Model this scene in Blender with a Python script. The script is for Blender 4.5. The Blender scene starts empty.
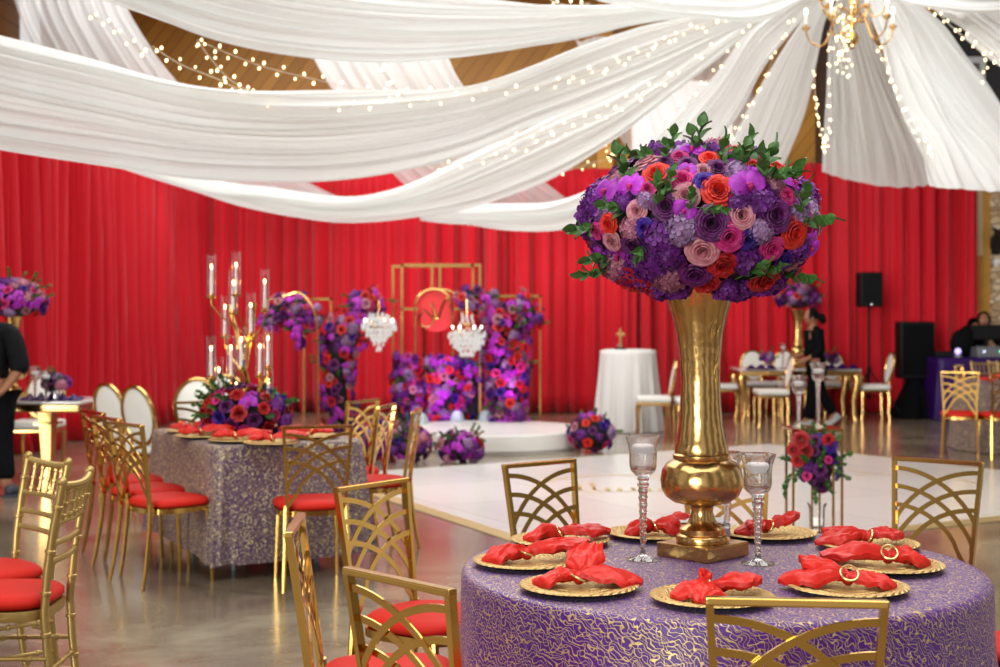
import bpy, bmesh, math, random
from mathutils import Vector, Matrix, noise
PI = math.pi
R = math.radians
rnd = random.Random(7)
SC = bpy.context.scene
COL = SC.collection
F, HOR, CAMZ = 1389.0, 313.0, 1.53

def W(px, py, Y):
    """a point at depth Y seen at (px, py)"""
    return Vector(((px - 500) / F * Y, Y, CAMZ - (py - HOR) / F * Y))

def gnd(py):
    return F * CAMZ / (py - HOR)

# ------------------------------------------------------------------ mesh builder
class MB:
    def __init__(s):
        s.v = []; s.f = []; s.m = []
        s.mi = 0
    def add(s, vs, fs, M=None):
        b = len(s.v)
        if M is not None:
            vs = [M @ Vector(p) for p in vs]
        s.v += [tuple(p) for p in vs]
        s.f += [tuple(i + b for i in f) for f in fs]
        s.m += [s.mi] * len(fs)
        return s
    def box(s, c, d, M=None, bev=0.0):
        x, y, z = d[0] / 2, d[1] / 2, d[2] / 2
        if bev <= 0:
            vs = [Vector(c) + Vector((sx * x, sy * y, sz * z)) for sz in (-1, 1) for sy in (-1, 1) for sx in (-1, 1)]
            fs = [(0, 2, 3, 1), (4, 5, 7, 6), (0, 1, 5, 4), (2, 6, 7, 3), (0, 4, 6, 2), (1, 3, 7, 5)]
            return s.add(vs, fs, M)
        b = min(bev, x * .9, y * .9, z * .9)
        bm = bmesh.new()
        bmesh.ops.create_cube(bm, size=1)
        for v in bm.verts:
            v.co = Vector((v.co.x * 2 * x, v.co.y * 2 * y, v.co.z * 2 * z)) + Vector(c)
        bmesh.ops.bevel(bm, geom=bm.edges[:], offset=b, segments=3, profile=0.6, affect='EDGES')
        bm.verts.index_update()
        s.add([v.co.copy() for v in bm.verts], [[v.index for v in f.verts] for f in bm.faces], M)
        bm.free()
        return s
    def lathe(s, prof, n=32, c=(0, 0, 0), M=None, cap=True):
        vs, fs = [], []
        k = len(prof)
        for r, z in prof:
            for i in range(n):
                a = 2 * PI * i / n
                vs.append((c[0] + r * math.cos(a), c[1] + r * math.sin(a), c[2] + z))
        for j in range(k - 1):
            for i in range(n):
                i2 = (i + 1) % n
                fs.append((j * n + i, j * n + i2, (j + 1) * n + i2, (j + 1) * n + i))
        if cap:
            if prof[0][0] > 1e-4: fs.append(tuple(range(n))[::-1])
            if prof[-1][0] > 1e-4: fs.append(tuple((k - 1) * n + i for i in range(n)))
        return s.add(vs, fs, M)
    def tube(s, pts, r, n=8, M=None, closed=False):
        pts = [Vector(p) for p in pts]
        k = len(pts)
        rr = r if isinstance(r, (list, tuple)) else [r] * k
        vs, fs = [], []
        prev = None
        for i, p in enumerate(pts):
            if closed:
                t = pts[(i + 1) % k] - pts[(i - 1) % k]
            else:
                t = pts[min(i + 1, k - 1)] - pts[max(i - 1, 0)]
            if t.length < 1e-9: t = Vector((0, 0, 1))
            t.normalize()
            if prev is None:
                u = t.orthogonal().normalized()
            else:
                u = prev - t * prev.dot(t)
                if u.length < 1e-6: u = t.orthogonal()
                u.normalize()
            prev = u
            w = t.cross(u)
            for j in range(n):
                a = 2 * PI * j / n
                vs.append(p + (u * math.cos(a) + w * math.sin(a)) * rr[i])
        m = k if closed else k - 1
        for i in range(m):
            i2 = (i + 1) % k
            for j in range(n):
                j2 = (j + 1) % n
                fs.append((i * n + j, i * n + j2, i2 * n + j2, i2 * n + j))
        if not closed:
            fs.append(tuple(range(n))[::-1]); fs.append(tuple((k - 1) * n + j for j in range(n)))
        return s.add(vs, fs, M)
    def bar(s, pts, wid, th, nrm, M=None):
        """flat bar swept along pts: wid lies across the path, th along nrm"""
        pts = [Vector(p) for p in pts]; nrm = Vector(nrm).normalized()
        k = len(pts); vs = []; fs = []
        for i, p in enumerate(pts):
            t = (pts[min(i + 1, k - 1)] - pts[max(i - 1, 0)]).normalized()
            a = t.cross(nrm).normalized() * wid / 2
            b = nrm * th / 2
            vs += [p - a - b, p + a - b, p + a + b, p - a + b]
        for i in range(k - 1):
            for j in range(4):
                j2 = (j + 1) % 4
                fs.append((i * 4 + j, (i + 1) * 4 + j, (i + 1) * 4 + j2, i * 4 + j2))
        fs.append((0, 1, 2, 3)); fs.append(tuple((k - 1) * 4 + j for j in (3, 2, 1, 0)))
        return s.add(vs, fs, M)
    def grid(s, fn, nu, nv, closeu=False, M=None):
        vs = []; fs = []
        cu = nu if closeu else nu + 1
        for j in range(nv + 1):
            for i in range(cu):
                vs.append(fn(i / nu, j / nv))
        for j in range(nv):
            for i in range(nu):
                i2 = (i + 1) % cu
                fs.append((j * cu + i, j * cu + i2, (j + 1) * cu + i2, (j + 1) * cu + i))
        return s.add(vs, fs, M)
    def ball(s, c, r, n=8, m=6, M=None):
        if not isinstance(r, (tuple, list)): r = (r, r, r)
        vs = [(c[0], c[1], c[2] - r[2])]
        for j in range(1, m):
            b = PI * j / m
            for i in range(n):
                a = 2 * PI * i / n
                vs.append((c[0] + r[0] * math.sin(b) * math.cos(a), c[1] + r[1] * math.sin(b) * math.sin(a), c[2] - r[2] * math.cos(b)))
        vs.append((c[0], c[1], c[2] + r[2]))
        fs = [(0, 1 + (i + 1) % n, 1 + i) for i in range(n)]
        for j in range(m - 2):
            for i in range(n):
                i2 = (i + 1) % n
                fs.append((1 + j * n + i, 1 + j * n + i2, 1 + (j + 1) * n + i2, 1 + (j + 1) * n + i))
        e = len(vs) - 1
        fs += [(e, 1 + (m - 2) * n + i, 1 + (m - 2) * n + (i + 1) % n) for i in range(n)]
        return s.add(vs, fs, M)
    def mesh(s, name, mats, smooth=True, ang=38):
        me = bpy.data.meshes.new(name)
        me.from_pydata(s.v, [], s.f)
        if not isinstance(mats, (list, tuple)): mats = [mats]
        for m in mats: me.materials.append(m)
        if len(mats) > 1:
            me.polygons.foreach_set('material_index', s.m)
        me.polygons.foreach_set('use_smooth', [bool(smooth)] * len(me.polygons))
        me.update()
        if smooth and ang < 180:
            me.set_sharp_from_angle(angle=R(ang))
        return me

def link(name, data, parent=None):
    o = bpy.data.objects.new(name, data)
    COL.objects.link(o)
    if parent is not None: o.parent = parent
    return o
def obj(name, mb, mats, parent=None, smooth=True, ang=38):
    return link(name, mb.mesh(name, mats, smooth, ang), parent)
def tag(o, label=None, cat=None, group=None, kind=None):
    if label: o['label'] = label
    if cat: o['category'] = cat
    if group: o['group'] = group
    if kind: o['kind'] = kind
    return o
def thing(name, label, cat, loc=(0, 0, 0), rz=0, group=None):
    o = bpy.data.objects.new(name, None); COL.objects.link(o)
    o.empty_display_size = .1
    o.location = loc; o.rotation_euler = (0, 0, rz)
    return tag(o, label, cat, group)
def dup(root, loc=None, rz=None, label=None, group=None, name=None):
    def cp(o, par):
        c = o.copy(); COL.objects.link(c)
        if par is not None: c.parent = par
        for ch in list(KIDS(o)): cp(ch, c)
        return c
    r = cp(root, None)
    if loc is not None: r.location = loc
    if rz is not None: r.rotation_euler = (0, 0, rz)
    if label: r['label'] = label
    if group: r['group'] = group
    return r
def KIDS(o):
    return [c for c in bpy.data.objects if c.parent == o] if False else o.children
def frame(p, nrm, up=(0, 0, 1), s=1.0, spin=0.0):
    """matrix placing local +Z along nrm"""
    n = Vector(nrm).normalized(); u = Vector(up)
    x = u.cross(n)
    if x.length < 1e-4: x = Vector((1, 0, 0)).cross(n)
    if x.length < 1e-4: x = Vector((0, 1, 0))
    x.normalize(); y = n.cross(x)
    m = Matrix((x, y, n)).transposed().to_4x4() @ Matrix.Rotation(spin, 4, 'Z')
    return Matrix.Translation(Vector(p)) @ m @ Matrix.Scale(s, 4)
def crom(P, t):
    """catmull-rom through list of vectors, t in 0..1"""
    n = len(P) - 1
    x = min(max(t, 0), 1) * n
    i = min(int(x), n - 1); f = x - i
    a = P[max(i - 1, 0)]; b = P[i]; c = P[i + 1]; d = P[min(i + 2, n)]
    return 0.5 * ((2 * b) + (c - a) * f + (2 * a - 5 * b + 4 * c - d) * f * f + (3 * b - a - 3 * c + d) * f ** 3)
def lerp(a, b, t): return a + (b - a) * t

# ------------------------------------------------------------------ materials
def newmat(name):
    m = bpy.data.materials.new(name); m.use_nodes = True
    nt = m.node_tree
    return m, nt, nt.nodes['Principled BSDF'], nt.nodes['Material Output']
def srgb(r, g, b):
    f = lambda c: (c / 255 / 12.92) if c / 255 <= .04045 else ((c / 255 + .055) / 1.055) ** 2.4
    return (f(r), f(g), f(b), 1)
def mat(name, col, rough=.5, metal=0, var=0.0, vscale=8, bump=0, bscale=40, spec=.5, sheen=0, trans=0, ior=1.45, emit=None, es=0, coat=0):
    m, nt, b, out = newmat(name)
    b.inputs['Base Color'].default_value = col
    b.inputs['Roughness'].default_value = rough
    b.inputs['Metallic'].default_value = metal
    b.inputs['Specular IOR Level'].default_value = spec
    b.inputs['IOR'].default_value = ior
    b.inputs['Transmission Weight'].default_value = trans
    b.inputs['Sheen Weight'].default_value = sheen
    b.inputs['Coat Weight'].default_value = coat
    if emit:
        b.inputs['Emission Color'].default_value = emit; b.inputs['Emission Strength'].default_value = es
    N = nt.nodes; L = nt.links
    tc = N.new('ShaderNodeTexCoord')
    if var > 0:
        nz = N.new('ShaderNodeTexNoise'); nz.inputs['Scale'].default_value = vscale; nz.inputs['Detail'].default_value = 3
        L.new(tc.outputs['Object'], nz.inputs['Vector'])
        mr = N.new('ShaderNodeMapRange'); mr.inputs[1].default_value = .3; mr.inputs[2].default_value = .7
        mr.inputs[3].default_value = 1 - var; mr.inputs[4].default_value = 1 + var
        L.new(nz.outputs['Fac'], mr.inputs[0])
        hs = N.new('ShaderNodeHueSaturation'); hs.inputs['Color'].default_value = col
        L.new(mr.outputs[0], hs.inputs['Value']); L.new(hs.outputs[0], b.inputs['Base Color'])
    if bump > 0:
        nz = N.new('ShaderNodeTexNoise'); nz.inputs['Scale'].default_value = bscale; nz.inputs['Detail'].default_value = 2
        L.new(tc.outputs['Object'], nz.inputs['Vector'])
        bp = N.new('ShaderNodeBump'); bp.inputs['Strength'].default_value = bump; bp.inputs['Distance'].default_value = .01
        L.new(nz.outputs['Fac'], bp.inputs['Height']); L.new(bp.outputs[0], b.inputs['Normal'])
    return m

M = {}
M['gold'] = mat('polished_gold', srgb(214, 170, 104), .2, 1, bump=.05, bscale=6)
M['chair_gold'] = mat('antique_gold_metal', srgb(212, 166, 88), .16, 1, var=.08, vscale=5)
M['chiavari'] = mat('champagne_gold_paint', srgb(190, 158, 96), .38, .75, var=.08, vscale=12)
M['vase_gold'] = mat('hammered_brass', srgb(200, 158, 98), .22, 1, var=.14, vscale=9, bump=.45, bscale=15)
M['red_seat'] = mat('red_seat_fabric', srgb(208, 36, 22), .65, 0, var=.05, spec=.25)
M['white_seat'] = mat('white_leatherette', srgb(232, 226, 218), .45, 0)
M['napkin'] = mat('coral_red_satin', srgb(214, 38, 26), .4, 0, spec=.42, bump=.6, bscale=24)
M['black'] = mat('black_plastic', srgb(12, 12, 13), .55, 0, spec=.25)
M['black_cloth'] = mat('black_cloth', srgb(10, 10, 12), .85, 0, spec=.12, bump=.3, bscale=30)
M['glass'] = mat('clear_crystal', (1, 1, 1, 1), .02, 0, trans=1, ior=1.48)
m, nt, b, out = newmat('clear_cut_crystal')
b.inputs['Transmission Weight'].default_value = 1; b.inputs['Roughness'].default_value = .02; b.inputs['IOR'].default_value = 1.5
tp = nt.nodes.new('ShaderNodeBsdfTransparent'); mx = nt.nodes.new('ShaderNodeMixShader'); mx.inputs[0].default_value = .12
nt.links.new(b.outputs[0], mx.inputs[1]); nt.links.new(tp.outputs[0], mx.inputs[2]); nt.links.new(mx.outputs[0], out.inputs['Surface'])
M['glass'] = m
M['wax'] = mat('white_wax_glow', srgb(246, 236, 232), .45, 0, emit=(1, .9, .86, 1), es=.5)  # faint glow added so the wax does not turn grey inside the glass
M['wax_plain'] = mat('ivory_candle_wax', srgb(240, 228, 222), .5)
M['flame'] = mat('flame', (1, .6, .2, 1), .5, 0, emit=(1, .62, .22, 1), es=16)
M['bulb'] = mat('warm_bulb', (1, .8, .5, 1), .5, 0, emit=(1, .76, .4, 1), es=3.6)
M['candlebulb'] = mat('chandelier_bulb', (1, .9, .7, 1), .4, 0, emit=(1, .86, .62, 1), es=9)
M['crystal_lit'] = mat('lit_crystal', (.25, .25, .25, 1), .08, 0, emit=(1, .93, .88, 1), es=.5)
M['wire'] = mat('clear_wire', srgb(205, 190, 170), .5, 0)
M['white'] = mat('gloss_white', srgb(238, 234, 230), .3, 0)
M['skin'] = mat('skin', srgb(150, 98, 70), .55, 0, var=.05)
M['hair'] = mat('black_hair', srgb(10, 8, 8), .7, 0, spec=.15, bump=.5, bscale=60)
M['wood_dark'] = mat('dark_brown_timber', srgb(70, 44, 32), .6, 0, var=.2, vscale=6)
M['cream'] = mat('cream_paint', srgb(214, 198, 160), .6)
M['leaf'] = mat('green_leaf', srgb(70, 108, 48), .42, 0, var=.35, vscale=14)
M['leaf_pale'] = mat('pale_green_leaf', srgb(120, 160, 84), .5, 0, var=.25, vscale=14)
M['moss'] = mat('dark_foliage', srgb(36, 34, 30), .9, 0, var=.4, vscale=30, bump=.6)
M['mirror'] = mat('mirror', srgb(225, 225, 230), .04, 1)
M['grey'] = mat('grey_metal', srgb(120, 120, 124), .4, .4)
M['purple_cloth'] = mat('purple_satin', srgb(44, 8, 78), .45, 0, spec=.3)
M['dome'] = mat('frosted_plastic', srgb(176, 190, 198), .35, 0)
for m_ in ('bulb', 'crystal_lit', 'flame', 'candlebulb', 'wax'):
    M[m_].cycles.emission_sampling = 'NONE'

def petal_mat(name, col, hi=None, rough=.5):
    m, nt, b, out = newmat(name)
    N = nt.nodes; L = nt.links
    oi = N.new('ShaderNodeObjectInfo'); tc = N.new('ShaderNodeTexCoord')
    nz = N.new('ShaderNodeTexNoise'); nz.inputs['Scale'].default_value = 2.5; nz.inputs['Detail'].default_value = 2
    L.new(tc.outputs['Object'], nz.inputs['Vector'])
    mx = N.new('ShaderNodeMix'); mx.data_type = 'RGBA'
    mx.inputs['A'].default_value = col
    hi = hi or tuple(min(1, c * 1.5 + .02) for c in col[:3]) + (1,)
    mx.inputs['B'].default_value = hi
    mr = N.new('ShaderNodeMapRange'); mr.inputs[1].default_value = .35; mr.inputs[2].default_value = .7
    L.new(nz.outputs['Fac'], mr.inputs[0]); L.new(mr.outputs[0], mx.inputs['Factor'])
    hs = N.new('ShaderNodeHueSaturation')
    m2 = N.new('ShaderNodeMapRange'); m2.inputs[3].default_value = .8; m2.inputs[4].default_value = 1.2
    L.new(oi.outputs['Random'], m2.inputs[0]); L.new(m2.outputs[0], hs.inputs['Value'])
    L.new(mx.outputs['Result'], hs.inputs['Color'])
    L.new(hs.outputs[0], b.inputs['Base Color'])
    b.inputs['Roughness'].default_value = rough
    b.inputs['Sheen Weight'].default_value = .05
    tr = N.new('ShaderNodeBsdfTranslucent'); L.new(hs.outputs[0], tr.inputs['Color'])
    ms = N.new('ShaderNodeMixShader'); ms.inputs[0].default_value = .22
    L.new(b.outputs[0], ms.inputs[1]); L.new(tr.outputs[0], ms.inputs[2]); L.new(ms.outputs[0], out.inputs['Surface'])
    return m
P = {
    'red': petal_mat('petal_orange_red', srgb(206, 30, 14), srgb(234, 58, 34)),
    'deepred': petal_mat('petal_red', srgb(168, 6, 14), srgb(204, 24, 26)),
    'mauve': petal_mat('petal_mauve', srgb(184, 108, 122), srgb(214, 150, 158)),
    'pink': petal_mat('petal_magenta_pink', srgb(190, 20, 104), srgb(222, 62, 142)),
    'purple': petal_mat('petal_dark_purple', srgb(78, 6, 72), srgb(118, 30, 116)),
    'blue': petal_mat('petal_violet_blue', srgb(46, 6, 112), srgb(72, 20, 156)),
    'orchid': petal_mat('petal_orchid', srgb(150, 10, 160), srgb(194, 48, 200)),
    'hyd': petal_mat('petal_hydrangea_purple', srgb(90, 12, 104), srgb(134, 44, 156)),
    'lav': petal_mat('petal_lavender_grey', srgb(136, 92, 142), srgb(184, 148, 186)),
    'dusty': petal_mat('petal_dusty_pink', srgb(170, 92, 122), srgb(206, 138, 154)),
}
# red curtain fabric
def curtain_mat():
    m, nt, b, out = newmat('red_curtain_cloth')
    N = nt.nodes; L = nt.links
    col = srgb(204, 10, 32)
    b.inputs['Base Color'].default_value = col
    b.inputs['Roughness'].default_value = .6
    b.inputs['Sheen Weight'].default_value = .15
    b.inputs['Specular IOR Level'].default_value = .25
    tc = N.new('ShaderNodeTexCoord'); mp = N.new('ShaderNodeMapping'); mp.inputs['Scale'].default_value = (30, 30, .6)
    nz = N.new('ShaderNodeTexNoise'); nz.inputs['Scale'].default_value = 1.5; nz.inputs['Detail'].default_value = 2
    L.new(tc.outputs['Object'], mp.inputs['Vector']); L.new(mp.outputs[0], nz.inputs['Vector'])
    bp = N.new('ShaderNodeBump'); bp.inputs['Strength'].default_value = .5; bp.inputs['Distance'].default_value = .03
    L.new(nz.outputs['Fac'], bp.inputs['Height']); L.new(bp.outputs[0], b.inputs['Normal'])
    return m
M['curtain'] = curtain_mat()
def sheer_mat(name, col, transp, tl=.45):
    m, nt, b, out = newmat(name)
    N = nt.nodes; L = nt.links
    N.remove(b)
    d = N.new('ShaderNodeBsdfDiffuse'); d.inputs['Color'].default_value = col
    t = N.new('ShaderNodeBsdfTranslucent'); t.inputs['Color'].default_value = col
    x = N.new('ShaderNodeBsdfTransparent')
    a = N.new('ShaderNodeMixShader'); a.inputs[0].default_value = tl
    L.new(d.outputs[0], a.inputs[1]); L.new(t.outputs[0], a.inputs[2])
    c = N.new('ShaderNodeMixShader'); c.inputs[0].default_value = transp
    L.new(a.outputs[0], c.inputs[1]); L.new(x.outputs[0], c.inputs[2])
    L.new(c.outputs[0], out.inputs['Surface'])
    return m
M['sheer'] = sheer_mat('white_voile', srgb(244, 243, 241), .05, .4)
M['sheer_thin'] = sheer_mat('thin_white_voile', srgb(240, 238, 238), .3)
M['linen'] = sheer_mat('white_linen', srgb(236, 230, 226), 0, .15)

def floor_mat():
    m, nt, b, out = newmat('stained_polished_concrete')
    N = nt.nodes; L = nt.links
    tc = N.new('ShaderNodeTexCoord')
    n1 = N.new('ShaderNodeTexNoise'); n1.inputs['Scale'].default_value = .9; n1.inputs['Detail'].default_value = 6; n1.inputs['Roughness'].default_value = .62; n1.inputs['Distortion'].default_value = 1.0
    L.new(tc.outputs['Object'], n1.inputs['Vector'])
    cr = N.new('ShaderNodeValToRGB'); e = cr.color_ramp.elements
    e[0].position = .3; e[0].color = srgb(104, 88, 72); e[1].position = .72; e[1].color = srgb(172, 160, 136)
    k = e.new(.5); k.color = srgb(138, 122, 102)
    L.new(n1.outputs['Fac'], cr.inputs[0])
    # sawn joints every 3 m
    br = N.new('ShaderNodeTexBrick'); br.offset = 0; br.inputs['Scale'].default_value = .33
    br.inputs['Brick Width'].default_value = 1; br.inputs['Row Height'].default_value = 1; br.inputs['Mortar Size'].default_value = .003
    br.inputs['Color1'].default_value = (1, 1, 1, 1); br.inputs['Color2'].default_value = (1, 1, 1, 1); br.inputs['Mortar'].default_value = (.45, .4, .36, 1)
    mpb = N.new('ShaderNodeMapping'); mpb.inputs['Rotation'].default_value = (0, 0, R(28))
    L.new(tc.outputs['Object'], mpb.inputs['Vector']); L.new(mpb.outputs[0], br.inputs['Vector'])
    mx = N.new('ShaderNodeMix'); mx.data_type = 'RGBA'; mx.blend_type = 'MULTIPLY'; mx.inputs['Factor'].default_value = 1
    L.new(cr.outputs[0], mx.inputs['A']); L.new(br.outputs['Color'], mx.inputs['B'])
    L.new(mx.outputs['Result'], b.inputs['Base Color'])
    rr = N.new('ShaderNodeMapRange'); rr.inputs[3].default_value = .13; rr.inputs[4].default_value = .3
    L.new(n1.outputs['Fac'], rr.inputs[0]); L.new(rr.outputs[0], b.inputs['Roughness'])
    b.inputs['Specular IOR Level'].default_value = .8
    b.inputs['Coat Weight'].default_value = .4; b.inputs['Coat Roughness'].default_value = .12
    n2 = N.new('ShaderNodeTexNoise'); n2.inputs['Scale'].default_value = 2.5; n2.inputs['Detail'].default_value = 2
    L.new(tc.outputs['Object'], n2.inputs['Vector'])
    bp = N.new('ShaderNodeBump'); bp.inputs['Strength'].default_value = .06; bp.inputs['Distance'].default_value = .03
    L.new(n2.outputs['Fac'], bp.inputs['Height']); L.new(bp.outputs[0], b.inputs['Normal'])
    return m
M['floor'] = floor_mat()
def plank_mat(name, rot, c1, c2, w=.16):
    m, nt, b, out = newmat(name)
    N = nt.nodes; L = nt.links
    tc = N.new('ShaderNodeTexCoord'); mp = N.new('ShaderNodeMapping'); mp.inputs['Rotation'].default_value = rot
    L.new(tc.outputs['Object'], mp.inputs['Vector'])
    sp = N.new('ShaderNodeSeparateXYZ'); L.new(mp.outputs[0], sp.inputs[0])
    dv = N.new('ShaderNodeMath'); dv.operation = 'DIVIDE'; dv.inputs[1].default_value = w; L.new(sp.outputs['X'], dv.inputs[0])
    fl = N.new('ShaderNodeMath'); fl.operation = 'FLOOR'; L.new(dv.outputs[0], fl.inputs[0])
    wn = N.new('ShaderNodeTexWhiteNoise'); wn.noise_dimensions = '1D'; L.new(fl.outputs[0], wn.inputs['W'])
    mx = N.new('ShaderNodeMix'); mx.data_type = 'RGBA'; mx.inputs['A'].default_value = c1; mx.inputs['B'].default_value = c2
    L.new(wn.outputs['Value'], mx.inputs['Factor'])
    fr = N.new('ShaderNodeMath'); fr.operation = 'FRACT'; L.new(dv.outputs[0], fr.inputs[0])
    gt = N.new('ShaderNodeMath'); gt.operation = 'GREATER_THAN'; gt.inputs[1].default_value = .07; L.new(fr.outputs[0], gt.inputs[0])
    m3 = N.new('ShaderNodeMix'); m3.data_type = 'RGBA'; m3.inputs['A'].default_value = tuple(c * .4 for c in c1[:3]) + (1,)
    L.new(gt.outputs[0], m3.inputs['Factor']); L.new(mx.outputs['Result'], m3.inputs['B'])
    L.new(m3.outputs['Result'], b.inputs['Base Color'])
    b.inputs['Roughness'].default_value = .5
    return m
M['plank'] = plank_mat('golden_pine_boards', (0, R(-38), 0), srgb(164, 108, 24), srgb(190, 132, 44))
M['plank_ceiling'] = plank_mat('golden_pine_ceiling_boards', (0, 0, 0), srgb(156, 102, 26), srgb(184, 128, 42))
M['pine_trim'] = mat('pine_trim', srgb(196, 138, 48), .5, var=.1)
M['blackwall'] = mat('black_painted_wall', srgb(40, 38, 40), .7)
def stone_mat():
    m, nt, b, out = newmat('tan_rubble_stone')
    N = nt.nodes; L = nt.links
    tc = N.new('ShaderNodeTexCoord'); mp = N.new('ShaderNodeMapping'); mp.inputs['Scale'].default_value = (6.5, 6.5, 10)
    L.new(tc.outputs['Object'], mp.inputs['Vector'])
    v = N.new('ShaderNodeTexVoronoi'); v.inputs['Scale'].default_value = 1
    v2 = N.new('ShaderNodeTexVoronoi'); v2.feature = 'DISTANCE_TO_EDGE'; v2.inputs['Scale'].default_value = 1
    L.new(mp.outputs[0], v.inputs['Vector']); L.new(mp.outputs[0], v2.inputs['Vector'])
    sp = N.new('ShaderNodeSeparateColor'); L.new(v.outputs['Color'], sp.inputs[0])
    cr = N.new('ShaderNodeValToRGB'); e = cr.color_ramp.elements
    e[0].color = srgb(196, 160, 120); e[1].color = srgb(232, 214, 184); k = e.new(.5); k.color = srgb(214, 186, 148)
    L.new(sp.outputs[0], cr.inputs[0])
    g = N.new('ShaderNodeMapRange'); g.inputs[1].default_value = .02; g.inputs[2].default_value = .09
    L.new(v2.outputs['Distance'], g.inputs[0])
    mx = N.new('ShaderNodeMix'); mx.data_type = 'RGBA'; mx.inputs['A'].default_value = srgb(196, 156, 120)
    L.new(g.outputs[0], mx.inputs['Factor']); L.new(cr.outputs[0], mx.inputs['B'])
    L.new(mx.outputs['Result'], b.inputs['Base Color'])
    bp = N.new('ShaderNodeBump'); bp.inputs['Distance'].default_value = .04; L.new(g.outputs[0], bp.inputs['Height']); L.new(bp.outputs[0], b.inputs['Normal'])
    b.inputs['Roughness'].default_value = .8
    return m
M['stone'] = stone_mat()
def squiggle_mat(name, base, base2, thread, s1, s2, w, metal=.7, m1=3.2, m2=3.0, sparkle=0):
    m, nt, b, out = newmat(name)
    N = nt.nodes; L = nt.links
    tc = N.new('ShaderNodeTexCoord')
    def lines(scale, mult, width, off):
        mp = N.new('ShaderNodeMapping'); mp.inputs['Location'].default_value = (off, off * .7, off * .3)
        L.new(tc.outputs['Object'], mp.inputs['Vector'])
        nz = N.new('ShaderNodeTexNoise'); nz.inputs['Scale'].default_value = scale * 1.1; nz.inputs['Detail'].default_value = 1
        L.new(mp.outputs[0], nz.inputs['Vector'])
        vm = N.new('ShaderNodeVectorMath'); vm.operation = 'SCALE'; vm.inputs['Scale'].default_value = mult / scale; L.new(nz.outputs['Color'], vm.inputs[0])
        va = N.new('ShaderNodeVectorMath'); va.operation = 'ADD'; L.new(vm.outputs[0], va.inputs[0]); L.new(mp.outputs[0], va.inputs[1])
        vo = N.new('ShaderNodeTexVoronoi'); vo.feature = 'DISTANCE_TO_EDGE'; vo.inputs['Scale'].default_value = scale; L.new(va.outputs[0], vo.inputs['Vector'])
        mr = N.new('ShaderNodeMapRange'); mr.inputs[1].default_value = width; mr.inputs[2].default_value = width * .55
        L.new(vo.outputs['Distance'], mr.inputs[0])
        return mr.outputs[0]
    def waves(axis, scale, dist, thr, off):
        mp = N.new('ShaderNodeMapping'); mp.inputs['Location'].default_value = (off, off * .7, off * .3); mp.inputs['Rotation'].default_value = axis
        L.new(tc.outputs['Object'], mp.inputs['Vector'])
        wv = N.new('ShaderNodeTexWave'); wv.inputs['Scale'].default_value = scale; wv.inputs['Distortion'].default_value = dist
        wv.inputs['Detail'].default_value = .6; wv.inputs['Detail Scale'].default_value = 1.5
        L.new(mp.outputs[0], wv.inputs['Vector'])
        mr = N.new('ShaderNodeMapRange'); mr.inputs[1].default_value = thr; mr.inputs[2].default_value = min(1, thr + .06)
        L.new(wv.outputs['Fac'], mr.inputs[0])
        return mr.outputs[0]
    if m1 == 0:
        lines = lambda sc_, m_, w_, off: waves((.4, .9, off), sc_, 14, w_, off)
    a = lines(s1, m1, w, 0); c = lines(s2, m2, w, 3.3)
    mx = N.new('ShaderNodeMath'); mx.operation = 'MAXIMUM'; L.new(a, mx.inputs[0]); L.new(c, mx.inputs[1])
    n2 = N.new('ShaderNodeTexNoise'); n2.inputs['Scale'].default_value = 60; L.new(tc.outputs['Object'], n2.inputs['Vector'])
    bc = N.new('ShaderNodeMix'); bc.data_type = 'RGBA'; bc.inputs['A'].default_value = base; bc.inputs['B'].default_value = base2
    L.new(n2.outputs['Fac'], bc.inputs['Factor'])
    cm = N.new('ShaderNodeMix'); cm.data_type = 'RGBA'; cm.inputs['B'].default_value = thread
    L.new(mx.outputs[0], cm.inputs['Factor']); L.new(bc.outputs['Result'], cm.inputs['A'])
    L.new(cm.outputs['Result'], b.inputs['Base Color'])
    me = N.new('ShaderNodeMath'); me.operation = 'MULTIPLY'; me.inputs[1].default_value = metal; L.new(mx.outputs[0], me.inputs[0])
    L.new(me.outputs[0], b.inputs['Metallic'])
    b.inputs['Roughness'].default_value = .42
    b.inputs['Sheen Weight'].default_value = .12; b.inputs['Sheen Tint'].default_value = (.75, .7, 1, 1)
    bp = N.new('ShaderNodeBump'); bp.inputs['Strength'].default_value = .8; bp.inputs['Distance'].default_value = .003
    L.new(mx.outputs[0], bp.inputs['Height']); L.new(bp.outputs[0], b.inputs['Normal'])
    if sparkle:
        v = N.new('ShaderNodeTexVoronoi'); v.inputs['Scale'].default_value = sparkle; L.new(tc.outputs['Object'], v.inputs['Vector'])
        v.inputs['Randomness'].default_value = 1
        bp2 = N.new('ShaderNodeBump'); bp2.inputs['Strength'].default_value = 1; bp2.inputs['Distance'].default_value = .008
        sc = N.new('ShaderNodeSeparateColor'); L.new(v.outputs['Color'], sc.inputs[0])
        gt = N.new('ShaderNodeMapRange'); gt.inputs[1].default_value = .83; gt.inputs[2].default_value = .87; L.new(sc.outputs[1], gt.inputs[0])
        sm = N.new('ShaderNodeMix'); sm.data_type = 'RGBA'; sm.inputs['B'].default_value = srgb(246, 226, 170)  # sequin glints painted into the colour as pale cells
        L.new(gt.outputs[0], sm.inputs['Factor']); L.new(cm.outputs['Result'], sm.inputs['A']); L.new(sm.outputs['Result'], b.inputs['Base Color'])
        L.new(sc.outputs[0], bp2.inputs['Height']); L.new(bp.outputs[0], bp2.inputs['Normal']); L.new(bp2.outputs[0], b.inputs['Normal'])
    return m
M['squiggle'] = squiggle_mat('purple_cloth_gold_squiggles', srgb(56, 5, 88), srgb(100, 28, 146), srgb(222, 190, 128), 21, 26, .92, m1=0, m2=0)
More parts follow.
